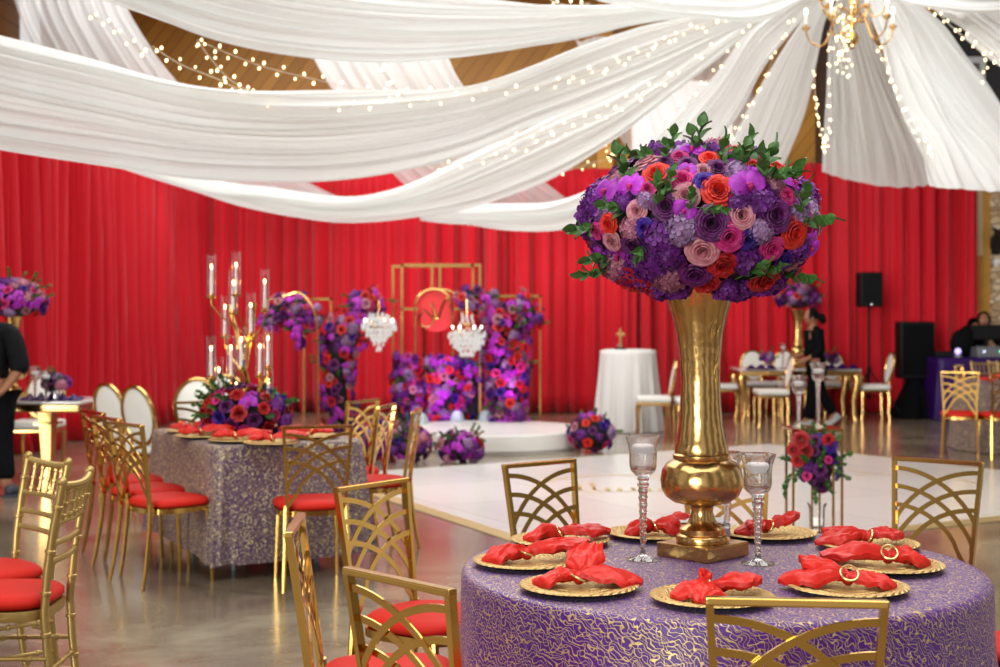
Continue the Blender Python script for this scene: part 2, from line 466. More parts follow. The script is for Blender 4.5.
M['sequin'] = squiggle_mat('purple_gold_sequin_cloth', srgb(52, 16, 88), srgb(88, 42, 130), srgb(206, 180, 120), 58, 80, .05, metal=.85, sparkle=135)
def dance_mat():
    m, nt, b, out = newmat('white_vinyl_dance_floor')
    N = nt.nodes; L = nt.links
    tc = N.new('ShaderNodeTexCoord'); mp = N.new('ShaderNodeMapping'); mp.inputs['Rotation'].default_value = (0, 0, R(-29))
    L.new(tc.outputs['Object'], mp.inputs['Vector'])
    br = N.new('ShaderNodeTexBrick'); br.offset = 0; br.inputs['Scale'].default_value = 1
    br.inputs['Brick Width'].default_value = 1.22; br.inputs['Row Height'].default_value = 1.22; br.inputs['Mortar Size'].default_value = .005
    br.inputs['Color1'].default_value = srgb(236, 232, 226); br.inputs['Color2'].default_value = srgb(230, 227, 222); br.inputs['Mortar'].default_value = srgb(196, 190, 184)
    L.new(mp.outputs[0], br.inputs['Vector']); L.new(br.outputs['Color'], b.inputs['Base Color'])
    b.inputs['Roughness'].default_value = .22
    return m
M['dance'] = dance_mat()
def charger_mat():
    m, nt, b, out = newmat('woven_gold_charger')
    N = nt.nodes; L = nt.links
    b.inputs['Base Color'].default_value = srgb(232, 194, 124); b.inputs['Metallic'].default_value = .65; b.inputs['Roughness'].default_value = .38
    tc = N.new('ShaderNodeTexCoord'); sp = N.new('ShaderNodeSeparateXYZ'); L.new(tc.outputs['Object'], sp.inputs[0])
    # herringbone ripple: radius bands and angular waves
    at = N.new('ShaderNodeMath'); at.operation = 'ARCTAN2'; L.new(sp.outputs['Y'], at.inputs[0]); L.new(sp.outputs['X'], at.inputs[1])
    ln = N.new('ShaderNodeVectorMath'); ln.operation = 'LENGTH'; L.new(tc.outputs['Object'], ln.inputs[0])
    r1 = N.new('ShaderNodeMath'); r1.operation = 'MULTIPLY'; r1.inputs[1].default_value = 400; L.new(ln.outputs['Value'], r1.inputs[0])
    a1 = N.new('ShaderNodeMath'); a1.operation = 'MULTIPLY'; a1.inputs[1].default_value = 36; L.new(at.outputs[0], a1.inputs[0])
    pp = N.new('ShaderNodeMath'); pp.operation = 'PINGPONG'; pp.inputs[1].default_value = 6; L.new(r1.outputs[0], pp.inputs[0])
    ad = N.new('ShaderNodeMath'); ad.operation = 'ADD'; L.new(a1.outputs[0], ad.inputs[0]); L.new(pp.outputs[0], ad.inputs[1])
    sn = N.new('ShaderNodeMath'); sn.operation = 'SINE'; L.new(ad.outputs[0], sn.inputs[0])
    bp = N.new('ShaderNodeBump'); bp.inputs['Strength'].default_value = .9; bp.inputs['Distance'].default_value = .004
    L.new(sn.outputs[0], bp.inputs['Height']); L.new(bp.outputs[0], b.inputs['Normal'])
    return m
M['charger'] = charger_mat()

# ================================================================== SETTING
FW = 21.75         # far wall depth
def struct(name, mb, m, smooth=False):
    o = obj(name, mb, m, None, smooth); o['kind'] = 'structure'; return o
mb = MB(); mb.box((1, 11, -.05), (19, 24, .1)); struct('floor', mb, M['floor'])
mb = MB(); mb.box((-.2, FW + .1, 4.6), (14.0, .2, 9.4)); struct('wall_far', mb, M['plank'])
mb = MB(); mb.box((8.55, FW + .1, 2.1), (3.5, .2, 4.4)); struct('wall_far_stone', mb, M['stone'])
mb = MB(); mb.box((8.55, FW + .1, 6.8), (3.5, .2, 5.0)); struct('wall_far_upper', mb, M['blackwall'])
mb = MB(); mb.box((-7.6, 16.2, 4.6), (.2, 11, 9.4)); struct('wall_left', mb, M['plank'])
mb = MB()
mb.add([(-8, 5, 6.4), (-8, 22, 6.4), (-8, 22, 6.6), (-8, 5, 6.6), (1.5, 5, 9.4), (1.5, 22, 9.4), (1.5, 22, 9.6), (1.5, 5, 9.6), (10.5, 5, 6.4), (10.5, 22, 6.4), (10.5, 22, 6.6), (10.5, 5, 6.6)],
       [(0, 1, 5, 4), (3, 7, 6, 2), (4, 5, 9, 8), (7, 11, 10, 6), (0, 4, 7, 3), (4, 8, 11, 7), (1, 2, 6, 5), (5, 6, 10, 9), (0, 3, 2, 1), (8, 9, 10, 11)])
struct('ceiling', mb, M['plank_ceiling'])
# tall gable window glowing with daylight, above the curtain
def Zat(py, Y): return CAMZ - (py - HOR) / F * Y
mwin = mat('daylight_pane', (1, 1, 1, 1), .3, emit=(1, .98, .95, 1), es=1.7)
wx0, wx1 = W(628, 0, FW).x, W(735, 0, FW).x
wz0, wz1 = Zat(165, FW), Zat(78, FW)
mb = MB(); mb.box(((wx0 + wx1) / 2, FW - .02, (wz0 + wz1) / 2), (wx1 - wx0, .02, wz1 - wz0)); win = struct('window_1', mb, mwin)
mb = MB()
for a_, b_ in (((wx0, wz0), (wx1, wz0)), ((wx0, wz1), (wx1, wz1)), ((wx0, wz0), (wx0, wz1)), ((wx1, wz0), (wx1, wz1))):
    mb.box(((a_[0] + b_[0]) / 2, FW - .06, (a_[1] + b_[1]) / 2), (abs(a_[0] - b_[0]) + .1, .1, abs(a_[1] - b_[1]) + .1))
f_ = obj('window_frame', mb, M['pine_trim'], win, False)
# dark timber post in the gable
mb = MB(); mb.box((W(823, 0, FW - .25).x, FW - .3, 6.5), (.2, .25, 5.8)); struct('trim_1', mb, M['wood_dark'])
mb = MB(); mb.box((W(604, 0, FW - .25).x, FW - .3, 6.5), (.24, .25, 5.8)); struct('trim_2', mb, M['pine_trim'])
# cream panel and pine trim between curtain and stone
mb = MB(); mb.box((W(976.5, 0, FW).x, FW - .05, (Zat(256, FW) + 4.6) / 2), (.14, .06, 4.6 - Zat(256, FW)), bev=.01); struct('trim_3', mb, M['cream'])
mb = MB(); mb.box((W(981, 0, FW).x, FW - .03, 2.3), (.24, .05, 4.6)); struct('trim_4', mb, M['pine_trim'])

# ---- curtains
def curtain(name, poly, h, label, seed, top=None):
    rr = random.Random(seed)
    pts = [Vector((p[0], p[1], 0)) for p in poly]
    seg = [(pts[i + 1] - pts[i]).length for i in range(len(pts) - 1)]
    T = sum(seg)
    n = int(T / .022)
    ph = [rr.uniform(0, 6.28) for _ in range(8)]
    vs = []; fs = []; rows = 12
    base = []
    for i in range(n + 1):
        d = T * i / n; k = 0; dd = d
        while k < len(seg) - 1 and dd > seg[k]: dd -= seg[k]; k += 1
        t = (pts[k + 1] - pts[k]).normalized(); p = pts[k] + t * dd
        nr = Vector((t.y, -t.x, 0))
        base.append((p, nr, t, d))
    for j in range(rows + 1):
        z = h * j / rows
        for p, nr, t, d in base:
            g = noise.noise(Vector((d * .9, seed * 3.1, z * .12)))
            w1 = .21 + .07 * g
            a = .085 * math.sin(2 * PI * d / .31 + 2.4 * math.sin(2 * PI * d / 1.77 + ph[0]) + ph[1] + .25 * math.sin(z * 1.1 + ph[5]))
            b = .035 * math.sin(2 * PI * d / .137 + 1.6 * math.sin(2 * PI * d / .83 + ph[2]) + ph[3])
            c = .05 * math.sin(2 * PI * d / 1.9 + ph[4])
            amp = (.6 + 1.5 * max(0, .5 + g) ** 1.5) * (1.2 - .3 * (z / h))
            off = (a + b) * amp + c
            if seed < 3: off += a * amp * .6
            if j == 0: off += .04
            if j == rows: off *= .6
            vs.append(p + nr * (off + .12) + Vector((0, 0, z + (.012 if j == 0 else 0))))
    w = n + 1
    for j in range(rows):
        for i in range(n):
            fs.append((j * w + i, j * w + i + 1, (j + 1) * w + i + 1, (j + 1) * w + i))
    mb = MB(); mb.add(vs, fs)
    # rod the panel hangs from
    o = obj('curtain_panel', mb, M['curtain'], None, True, 180)
    tag(o, label, 'curtain', 'red drape panels around the hall')
    md = o.modifiers.new('thick', 'SOLIDIFY'); md.thickness = .004
    return o
CY = FW - .35
def cx(px): return (px - 500) / F * CY
curtain('c', [(-7.1, 10.5), (-5.55, 14.6), (-4.95, 18), (-4.9, CY - .1)], 3.86, 'red drape along the left side, behind the person in black and the left bouquet', 1)
curtain('c', [(cx(179), CY), (cx(350), CY)], 3.74, 'red drape behind the tall candelabra and the hanging purple flowers', 2)
curtain('c', [(cx(343), CY + .02), (cx(482), CY + .02)], 3.74, 'red drape behind the round monogram sign of the stage', 3)
curtain('c', [(cx(476), CY - .04), (cx(636), CY - .04)], 3.74, 'red drape behind the white draped cocktail table and cross', 4)
curtain('c', [(cx(629), CY + .02), (cx(788), CY + .02)], 3.78, 'red drape behind the tall gold vase of the front table', 5)
curtain('c', [(cx(781), CY - .03), (cx(974), CY - .03)], 3.82, 'red drape at the right, behind both black loudspeakers', 6)

# ---- dance floor
A_, B_, C_, D_ = Vector((.56, 8.5, 0)), Vector((-1.62, 12.96, 0)), Vector((3.1, 16.0, 0)), Vector((5.9, 11.6, 0))
mb = MB()
q = [A_, B_, C_, D_]
mb.add([p + Vector((0, 0, .001)) for p in q] + [p + Vector((0, 0, .022)) for p in q],
       [(4, 7, 6, 5), (0, 4, 5, 1), (1, 5, 6, 2), (2, 6, 7, 3), (3, 7, 4, 0), (0, 1, 2, 3)])
df = obj('dance_floor', mb, M['dance'], None, False); tag(df, 'large white dance floor laid on the concrete in mid hall', 'dance floor')
mb = MB()
cen = (A_ + B_ + C_ + D_) / 4
for i in range(4):
    a, b = q[i], q[(i + 1) % 4]
    t = (b - a).normalized(); n = Vector((t.y, -t.x, 0))
    if (cen - a).dot(n) > 0: n = -n
    p = [a, b, b + n * .09 + t * .05, a + n * .09 - t * .05]
    z0, z1 = .002, .024
    mb.add([a + Vector((0, 0, z0)), b + Vector((0, 0, z0)), p[2] + Vector((0, 0, z0)), p[3] + Vector((0, 0, z0)),
            a + Vector((0, 0, z1)), b + Vector((0, 0, z1)), p[2] + Vector((0, 0, .006)), p[3] + Vector((0, 0, .006))],
           [(4, 5, 6, 7), (0, 3, 2, 1), (3, 7, 6, 2), (0, 4, 7, 3), (1, 2, 6, 5), (0, 1, 5, 4)])
obj('edge_trim', mb, mat('tan_gold_edging', srgb(196, 168, 116), .4, .3), df, False)
# faint gold scroll work and script on the floor
mb = MB()
gm = mat('gold_vinyl_print', srgb(214, 190, 140), .4, .2)
u_ = (D_ - A_).normalized(); v_ = Vector((-u_.y, u_.x, 0))
# the lettering faces the camera side
ex = Vector((1, 0, 0)); ey = Vector((0, 1, 0))
def fl(x, y): return Vector((x, y, .0235))
def ring(cx_, cy_, rx, ry, a0, a1, w=.03):
    n = 48
    mb.bar([fl(cx_ + rx * math.cos(lerp(a0, a1, i / n)), cy_ + ry * math.sin(lerp(a0, a1, i / n))) for i in range(n + 1)], w, .001, (0, 0, 1))
ring(1.1, 12.05, .75, .85, R(20), R(165), .045)
ring(2.9, 12.9, .6, .7, R(10), R(170), .03)
ring(3.6, 12.3, .6, .7, R(-40), R(120), .03)
x = .62
for k, (dx, hh) in enumerate([(.13, .5), (.12, .62), (.1, .28), (.1, .25), (.14, .3), (.12, .28), (.1, .25)]):
    mb.bar([fl(x + dx * i / 12 + .04 * math.sin(2 * PI * i / 12), 11.7 + hh * .5 * (1 - math.cos(2 * PI * i / 12))) for i in range(13)], .025, .001, (0, 0, 1))
    x += dx
obj('scroll_print', mb, gm, df, False)

# ================================================================== CHAIRS
def make_fan_chair():
    root = thing('banquet_chair', 'x', 'chair')
    g = M['chair_gold']
    zt, zs = .905, .455
    def half(z): return lerp(.16, .186, (z - zs) / (zt - zs))
    def yb(z): return -.205 - .065 * max(0, (z - zs) / (zt - zs))
    nrm = Vector((0, 1, .14)).normalized()
    for sx in (-1, 1):
        mb = MB()
        mb.bar([(sx * half(z), yb(z), z) for z in (zs - .02, .6, .75, zt)], .017, .023, nrm)
        obj('stile', mb, g, root, False)
    mb = MB(); mb.box((0, yb(zt), zt), (.39, .028, .018), bev=.004); obj('top_rail', mb, g, root, False)
    mb = MB()
    def P3(x, z, k): return (x, yb(z) + .003 * k, z)
    n = 14
    for k, (zi, drop, xe, tm) in enumerate([(.866, .235, 1, 62), (.79, .25, 1, 62), (.714, .135, .5, 55)]):
        tm = R(tm)
        for sx in (-1, 1):
            pts = []
            for i in range(n + 1):
                t = i / n * tm
                xs = lerp(-half(zi), half(zi) * xe, math.sin(t) / math.sin(tm))
                z = zi - drop * (1 - math.cos(t)) / (1 - math.cos(tm))
                lim = half(z) - .006
                pts.append(P3(max(-lim, min(lim, xs)) * sx, z, (k * 2 + (sx > 0)) - 2.5))
            if k == 2:
                x0 = pts[-1][0]
                for z in (.54, .50, .47):
                    z0 = pts[-1][2]
                pts += [P3(x0 + (sx * .155 - x0) * q_, lerp(pts[n][2], .465, q_ ** .8), (k * 2 + (sx > 0)) - 2.5) for q_ in (.15, .4, .7, 1)]
            mb.bar(pts, .019, .0045, nrm)
    obj('back_lattice', mb, g, root, False)
    # seat cushion
    mb = MB()
    def seat(u, v):
        a = 2 * PI * u
        e = .62
        c, s_ = math.cos(a), math.sin(a)
        sx = math.copysign(abs(c) ** e, c); sy = math.copysign(abs(s_) ** e, s_)
        wx = .205 + .012 * sy; wy = .2
        prof = [(0, .0), (.94, .0), (1.0, .012), (1.0, .028), (.93, .042), (.75, .05), (.4, .054), (0, .055)]
        r, z = prof[min(int(round(v * 7)), 7)]
        return (sx * wx * r, sy * wy * r + .005, .435 + z)
    mb.grid(seat, 40, 7, True)
    obj('seat', mb, M['red_seat'], root, True, 80)
    mb = MB()
    def fr(u, v):
        a = 2 * PI * u; e = .62
        c, s_ = math.cos(a), math.sin(a)
        sx = math.copysign(abs(c) ** e, c); sy = math.copysign(abs(s_) ** e, s_)
        r, z = [(.9, .405), (1, .405), (1, .434), (.9, .434)][int(round(v * 3))]
        return (sx * .205 * r, sy * .2 * r + .005, z)
    mb.grid(fr, 40, 3, True)
    obj('seat_frame', mb, g, root, True)
    for sx in (-1, 1):
        mb = MB(); mb.tube([(sx * .165, .16, .425), (sx * .172, .175, .2), (sx * .178, .185, 0)], [.015, .013, .011], 8); obj('leg', mb, g, root)
        mb = MB()
        mb.tube([(sx * .165, -.205, .47), (sx * .168, -.205, .44), (sx * .172, -.215, .3), (sx * .182, -.245, .1), (sx * .188, -.265, 0)], [.016, .016, .014, .012, .011], 8)
        obj('leg', mb, g, root)
    return root
FAN = make_fan_chair(); used_fan = [False]
def fan_chair(x, y, fx, fy, label, group):
    """x, y: middle of the top rail; (fx, fy): the way the sitter faces"""
    d = Vector((fx, fy)).normalized()
    rz = math.atan2(-d.x, d.y)
    loc = (x + d.x * .27, y + d.y * .27, 0)
    if not used_fan[0]:
        used_fan[0] = True; FAN.location = loc; FAN.rotation_euler = (0, 0, rz); FAN['label'] = label; FAN['group'] = group; return FAN
    return dup(FAN, loc, rz, label, group)

def make_chiavari():
    root = thing('chiavari_chair', 'x', 'chair')
    g = M['chiavari']
    def ringed(mb, a, b, r, nr, n=8, bul=1.38):
        a, b = Vector(a), Vector(b); pts = []; rs = []
        L = (b - a).length
        for k in range(nr):
            c = (k + .5) / nr; e = min(.008 / L, .3 / nr)
            for t, q_ in ((c - e, 1), (c - e * .6, bul), (c + e * .6, bul), (c + e, 1)):
                pts.append(a.lerp(b, t)); rs.append(r * q_)
        mb.tube([a] + pts + [b], [r] + rs + [r], n)
    def hw(z): return lerp(.165, .185, (z - .45) / .47)
    def yb(z): return -.19 - .07 * ((z - .45) / .47) ** 1.5 if z > .45 else -.19 - .05 * ((.45 - z) / .45) ** 1.5
    for sx in (-1, 1):
        mb = MB()
        zz = [0, .15, .3, .45, .6, .75, .92]
        for i in range(6):
            ringed(mb, (sx * hw(zz[i]), yb(zz[i]), zz[i]), (sx * hw(zz[i + 1]), yb(zz[i + 1]), zz[i + 1]), .0155, 1, 10, 1.3)
        mb.ball((sx * hw(.92), yb(.92), .925), .019, 8, 6)
        obj('stile', mb, g, root)
    for z, r, nm in ((.912, .013, 'top_rail'), (.775, .010, 'back_rail'), (.70, .010, 'back_rail'), (.635, .010, 'back_rail')):
        mb = MB()
        pts = []; rs = []
        n = 52
        for i in range(n + 1):
            t = i / n; x = lerp(-hw(z), hw(z), t)
            pts.append((x, yb(z) - .018 * math.sin(PI * t), z - (.0 if z < .9 else .012 * math.sin(PI * t))))
            rs.append(r * (1 + .22 * math.sin(i * PI / 2)))
        mb.tube(pts, rs, 8); obj(nm, mb, g, root)
    for k in range(5):
        t = (k + 1) / 6
        mb = MB()
        ringed(mb, (lerp(-hw(.78), hw(.78), t), yb(.78) - .018 * math.sin(PI * t), .775), (lerp(-hw(.9), hw(.9), t), yb(.91) - .018 * math.sin(PI * t), .905), .0072, 3, 6, 1.6)
        obj('spindle', mb, g, root)
    mb = MB()
    for j_ in range(1):
        def fr(u, v):
            a = 2 * PI * u; e = .6
            c, s_ = math.cos(a), math.sin(a)
            sx = math.copysign(abs(c) ** e, c); sy = math.copysign(abs(s_) ** e, s_)
            r, z = [(.8, .425), (1, .425), (1.02, .445), (1, .462), (.8, .462)][int(round(v * 4))]
            return (sx * .20 * r, sy * .195 * r, z)
    mb.grid(fr, 40, 4, True); obj('seat_frame', mb, g, root)
    mb = MB()
    def seat(u, v):
        a = 2 * PI * u; e = .62
        c, s_ = math.cos(a), math.sin(a)
        sx = math.copysign(abs(c) ** e, c); sy = math.copysign(abs(s_) ** e, s_)
        r, z = [(0, 0), (.92, 0), (1.0, .014), (1.0, .03), (.93, .046), (.75, .055), (.4, .06), (0, .061)][min(int(round(v * 7)), 7)]
        return (sx * .2 * r, sy * .195 * r, .463 + z)
    mb.grid(seat, 40, 7, True); obj('seat', mb, M['red_seat'], root, True, 80)
    for sx in (-1, 1):
        mb = MB(); ringed(mb, (sx * .168, .165, 0), (sx * .165, .16, .43), .0145, 3, 10, 1.3); obj('leg', mb, g, root)
        for z in (.17, .29):
            mb = MB(); ringed(mb, (sx * .17, -.2, z), (sx * .167, .163, z), .0085, 3, 8, 1.5); obj('stretcher', mb, g, root)
    for z in (.2, .32):
        mb = MB(); ringed(mb, (-.167, .163, z), (.167, .163, z), .0085, 3, 8, 1.5); obj('stretcher', mb, g, root)
    mb = MB(); ringed(mb, (-.17, -.205, .24), (.17, -.205, .24), .0085, 3, 8, 1.5); obj('stretcher', mb, g, root)
    return root
CHI = make_chiavari(); used_chi = [False]
def chiavari(x, y, fx, fy, label, group):
    d = Vector((fx, fy)).normalized(); rz = math.atan2(-d.x, d.y); loc = (x + d.x * .26, y + d.y * .26, 0)
    if not used_chi[0]:
        used_chi[0] = True; CHI.location = loc; CHI.rotation_euler = (0, 0, rz); CHI['label'] = label; CHI['group'] = group; return CHI
    return dup(CHI, loc, rz, label, group)

def make_oval():
    root = thing('oval_back_chair', 'x', 'chair')
    g = M['gold']
    cz, rx, rz_ = .735, .185, .225
    def tilt(z): return -.2 - .09 * (z - .5) / .45
    mb = MB(); n = 36
    mb.tube([(rx * math.cos(2 * PI * i / n), tilt(cz + rz_ * math.sin(2 * PI * i / n)), cz + rz_ * math.sin(2 * PI * i / n)) for i in range(n)], .019, 8, closed=True)
    obj('back_frame', mb, g, root)
    mb = MB()
    for sgn in (1, -1):
        mb.grid(lambda u, v: (rx * .97 * v * math.cos(2 * PI * u), tilt(cz + rz_ * .97 * v * math.sin(2 * PI * u)) + sgn * .022 * (1 - v ** 4), cz + rz_ * .97 * v * math.sin(2 * PI * u)), 32, 5, True)
    obj('back_pad', mb, M['white_seat'], root)
    mb = MB()
    for sx in (-1, 1):
        mb.tube([(sx * .15, -.2, .42), (sx * .13, -.205, .5), (sx * .12, -.215, .56)], .014, 8)
    obj('back_post', mb, g, root)
    mb = MB(); mb.box((0, 0, .475), (.44, .42, .075), bev=.03); obj('seat', mb, M['white_seat'], root, True, 60)
    mb = MB(); mb.box((0, 0, .42), (.43, .41, .035), bev=.008); obj('seat_frame', mb, g, root)
    for sx in (-1, 1):
        for sy in (-1, 1):
            mb = MB(); mb.tube([(sx * .19, sy * .18, .42), (sx * .2, sy * .19, .3), (sx * .19, sy * .185, .12), (sx * .2, sy * .2, 0)], [.026, .02, .014, .013], 8)
            obj('leg', mb, g, root)
    return root
OVA = make_oval(); used_ova = [False]
def oval_chair(x, y, fx, fy, label, group):
    """x, y: seat middle"""
    d = Vector((fx, fy)).normalized(); rz = math.atan2(-d.x, d.y)
    if not used_ova[0]:
        used_ova[0] = True; OVA.location = (x, y, 0); OVA.rotation_euler = (0, 0, rz); OVA['label'] = label; OVA['group'] = group; return OVA
    return dup(OVA, (x, y, 0), rz, label, group)

# ---- chairs of the round table in front
TC = Vector((.665, 4.2)); TR = .76; TH = .765
GF = 'gold lattice-back chairs around the round front table'
def face(x, y): d = TC - Vector((x, y)); return d.x, d.y
fan_chair(-.24, 3.24, .72, .69, 'nearest gold lattice-back chair at lower left, its back toward the round front table corner', GF)
fan_chair(-.465, 5.06, .8, -.6, 'gold lattice-back chair with red seat, just behind the nearest lower left chair', GF)
fan_chair(.165, 5.77, .62, -.78, 'gold lattice-back chair on the dance floor side, left of the tall gold vase', GF)
fan_chair(.64, 3.0, .1, 1, 'gold lattice-back chair at bottom centre, its rail across the front plate', GF)
fan_chair(1.845, 5.86, -.6, -.8, 'gold lattice-back chair at right behind the round table, near the dance floor edge', GF)
fan_chair(1.0, 6.16, -.1, -1, 'gold lattice-back chair partly hidden behind the tall vase and crystal goblet', GF)
fan_chair(-.605, 4.1, 1, .05, 'gold lattice-back chair seen exactly edge-on, left of the round table', GF)
fan_chair(2.01, 4.42, -1, -.02, 'gold chair cut by the right edge, only its red seat in view', GF)

# ---- round table
tb = thing('round_table', 'round banquet table hidden under the purple squiggle cloth', 'table', (TC.x, TC.y, 0))
mb = MB(); mb.lathe([(0, TH - .04), (TR - .02, TH - .04), (TR - .01, TH - .03), (TR - .01, TH - .012), (TR - .02, TH - .006), (0, TH - .006)], 64); obj('tabletop', mb, M['cream'], tb)
for a in (45, 135, 225, 315):
    mb = MB(); mb.tube([(.5 * math.cos(R(a)), .5 * math.sin(R(a)), TH - .04), (.52 * math.cos(R(a)), .52 * math.sin(R(a)), 0)], .014, 8); obj('leg', mb, M['grey'], tb)
mb = MB()
def cloth(u, v):
    a = 2 * PI * u
    if v < .3:
        r = TR * v / .3; z = TH
        return (r * math.cos(a), r * math.sin(a), z)
    t = (v - .3) / .7
    rc = .022
    if t < .12:
        b = t / .12 * PI / 2
        r = TR + rc * math.sin(b); z = TH - rc * (1 - math.cos(b))
        return (r * math.cos(a), r * math.sin(a), z)
    t = (t - .12) / .88
    drop = (TH - rc - .006) * t
    fold = math.sin(a * 9 + 1.2 * math.sin(a * 2 + 1)) * .6 + .4 * math.sin(a * 17 + 2 * math.sin(a * 3))
    r = TR + rc + t * (.03 + .085 * max(-.35, fold) * min(1, t * 2.4))
    return (r * math.cos(a), r * math.sin(a), TH - rc - drop)
mb.grid(cloth, 220, 44, True)
cl = obj('tablecloth', mb, M['squiggle'], None, True, 180); cl.location = (TC.x, TC.y, 0)
tag(cl, 'purple tablecloth with gold squiggle embroidery on the round front table', 'tablecloth')

# ---- charger plates
def make_charger():
    root = thing('charger_plate', 'x', 'plate')
    mb = MB()
    prof = [(0, .010), (.09, .010), (.105, .011), (.125, .016), (.155, .0205), (.163, .019), (.1645, .0165)]
    n = 96
    vs = []; fs = []
    mb.lathe([(p[0], p[1]) for p in prof], n, cap=False)
    obj('woven_top', mb, M['charger'], root, True, 180)
    mb = MB(); mb.lathe([(.1645, .0165), (.162, .013), (.12, .004), (.10, .0005), (0, .0005)], 64, cap=False); obj('underside', mb, M['black'], root)
    return root
CHG = make_charger(); used_chg = [False]
def charger(x, y, z, label, group):
    if not used_chg[0]:
        used_chg[0] = True; CHG.location = (x, y, z); CHG['label'] = label; CHG['group'] = group; return CHG
    return dup(CHG, (x, y, z), rnd.uniform(0, 6), label, group)

def napkin(x, y, z, rz, label, group, s=1.0, lobes=((0, .21, .10, .0), (PI, .12, .065, .0)), seed=0, ringtilt=55):
    """gathered satin napkin through a gold ring; lobes: (angle, length, half width, lift)"""
    rr = random.Random(seed)
    root = thing('napkin', label, 'napkin', (x, y, z), rz, group)
    mb = MB()
    for li, (a0, Ln, hw, lift) in enumerate(lobes):
        nf = rr.choice((3, 4)); ph = rr.uniform(0, 6)
        def fn(u, v, top):
            t = v
            w = (.012 + (hw - .012) * (math.sin(min(1, t * 1.12) * PI / 2) ** 1.3)) * (1 - .35 * max(0, t - .72) / .28)
            x_ = (u - .5) * 2
            L = Ln * t * (1 - .22 * (x_ ** 2) * t)
            puff = math.sin(PI * min(1, t * .98 + .02)) ** .7
            crease = .5 + .5 * math.cos(nf * PI * x_ + ph * .3 + .8 * t)
            h = .014 + puff * (.034 * (1 - x_ ** 2) ** .6 * (.5 + .65 * crease)) * (hw / .08)
            h *= (1 - .55 * t)
            h += lift * t ** 1.4 + .012 * (1 - t) + .008
            th = .006 + .010 * puff * (1 - abs(x_))
            zz = h if top else max(h - th * 2, .003 + lift * t ** 1.4 * .9)
            q3 = noise.noise(Vector((x_ * 2.2, t * 3.2, seed + li * 5.1)))
            zz += .004 * math.sin(9 * x_ + 5 * t + ph) + .016 * q3 * puff + .006 * abs(math.sin(11 * x_ + 9 * q3)) * puff
            yy = x_ * w + .006 * math.sin(6 * t + ph) + .012 * noise.noise(Vector((t * 4, seed, x_)))
            p = Vector((L, yy, max(.003, zz)))
            c, s2 = math.cos(a0), math.sin(a0)
            return (p.x * c - p.y * s2, p.x * s2 + p.y * c, p.z)
        mb.grid(lambda u, v: fn(u, v, True), 22, 16)
        mb.grid(lambda u, v: fn(u, v, False), 22, 16)
        # rim closing both layers
        for edge in (0, 1):
            mb.grid(lambda u, v: tuple(Vector(fn(edge, v, True)).lerp(Vector(fn(edge, v, False)), u)), 1, 16)
        mb.grid(lambda u, v: tuple(Vector(fn(u, 1, True)).lerp(Vector(fn(u, 1, False)), v)), 22, 1)
    mb.ball((0, 0, .024), (.018, .02, .019), 10, 7)
    obj('cloth', mb, M['napkin'], root, True, 70)
    mb = MB(); n = 28
    q_ = Matrix.Translation((0, 0, .026)) @ Matrix.Rotation(R(ringtilt), 4, 'Y')
    if ringtilt >= 80:      # ring lying flat on the knot
        q_ = Matrix.Rotation(-rz, 4, 'Z') @ Matrix.Translation((0, -.016, .043)) @ Matrix.Rotation(R(48), 4, 'X')
    mb.tube([q_ @ Vector((.024 * math.cos(2 * PI * i / n), .024 * math.sin(2 * PI * i / n), 0)) for i in range(n)], .0034, 8, closed=True)
    obj('napkin_ring', mb, M['ring'], root)
    root.scale = (s, s, s)
    return root
M['ring'] = mat('pale_gold_ring', srgb(236, 206, 140), .25, .8)
def onT(px, py, z=TH):
    Y = F * (CAMZ - z) / (py - HOR)
    return (px - 500) / F * Y, Y
GP = 'gold charger plates on the round front table'; GN = 'red napkins on the round front table'
sets = [  # px, py, napkin dx dy px, direction, lobes
    (560, 541, 'at the back left', 8, [(0, .17, .062, .02), (PI, .125, .06, .0)], 5, 60),
    (527, 562, 'at the far left edge', 16, [(0, .2, .07, .045), (PI, .14, .062, .0)], 12, 20),
    (579, 587, 'at the front left', -6, [(R(12), .18, .075, .0), (R(75), .12, .06, .09), (R(180), .13, .055, .0)], -3, 25),
    (712, 598, 'below the vase base', 30, [(0, .15, .06, .03), (R(178), .12, .055, .0), (R(230), .11, .05, .0), (R(100), .06, .02, .05)], 20, 60),
    (848, 588, 'at the front right', 165, [(0, .19, .07, .0), (R(-38), .17, .05, .05), (PI, .13, .055, .0)], 168, 80),
    (888, 566, 'at the right edge', 170, [(0, .2, .085, .02), (PI, .125, .06, .0)], 172, 85),
    (868, 545, 'at the back right', 185, [(0, .18, .06, .0), (R(-30), .15, .04, .03), (PI, .125, .06, .02)], 188, 60),
    (768, 534, 'just right of the vase stem', 200, [(0, .14, .05, .0), (R(20), .12, .04, .03), (R(160), .11, .05, .055)], 205, 60),
    (655, 534, 'just left of the vase stem', 10, [(0, .13, .055, .045), (R(-30), .11, .05, .0), (R(200), .12, .045, .0)], 5, 60),
]
for i, (px, py, wh, rot, lobes, rz, rt) in enumerate(sets):
    X, Y = onT(px, py, TH + .01)
    charger(X, Y, TH + .001, 'woven gold charger plate ' + wh + ' of the round table', GP)
    napkin(X, Y, TH + .011, R(rz), 'coral red napkin in a ring on the plate ' + wh, GN, 1.0, lobes, i + 3, rt)

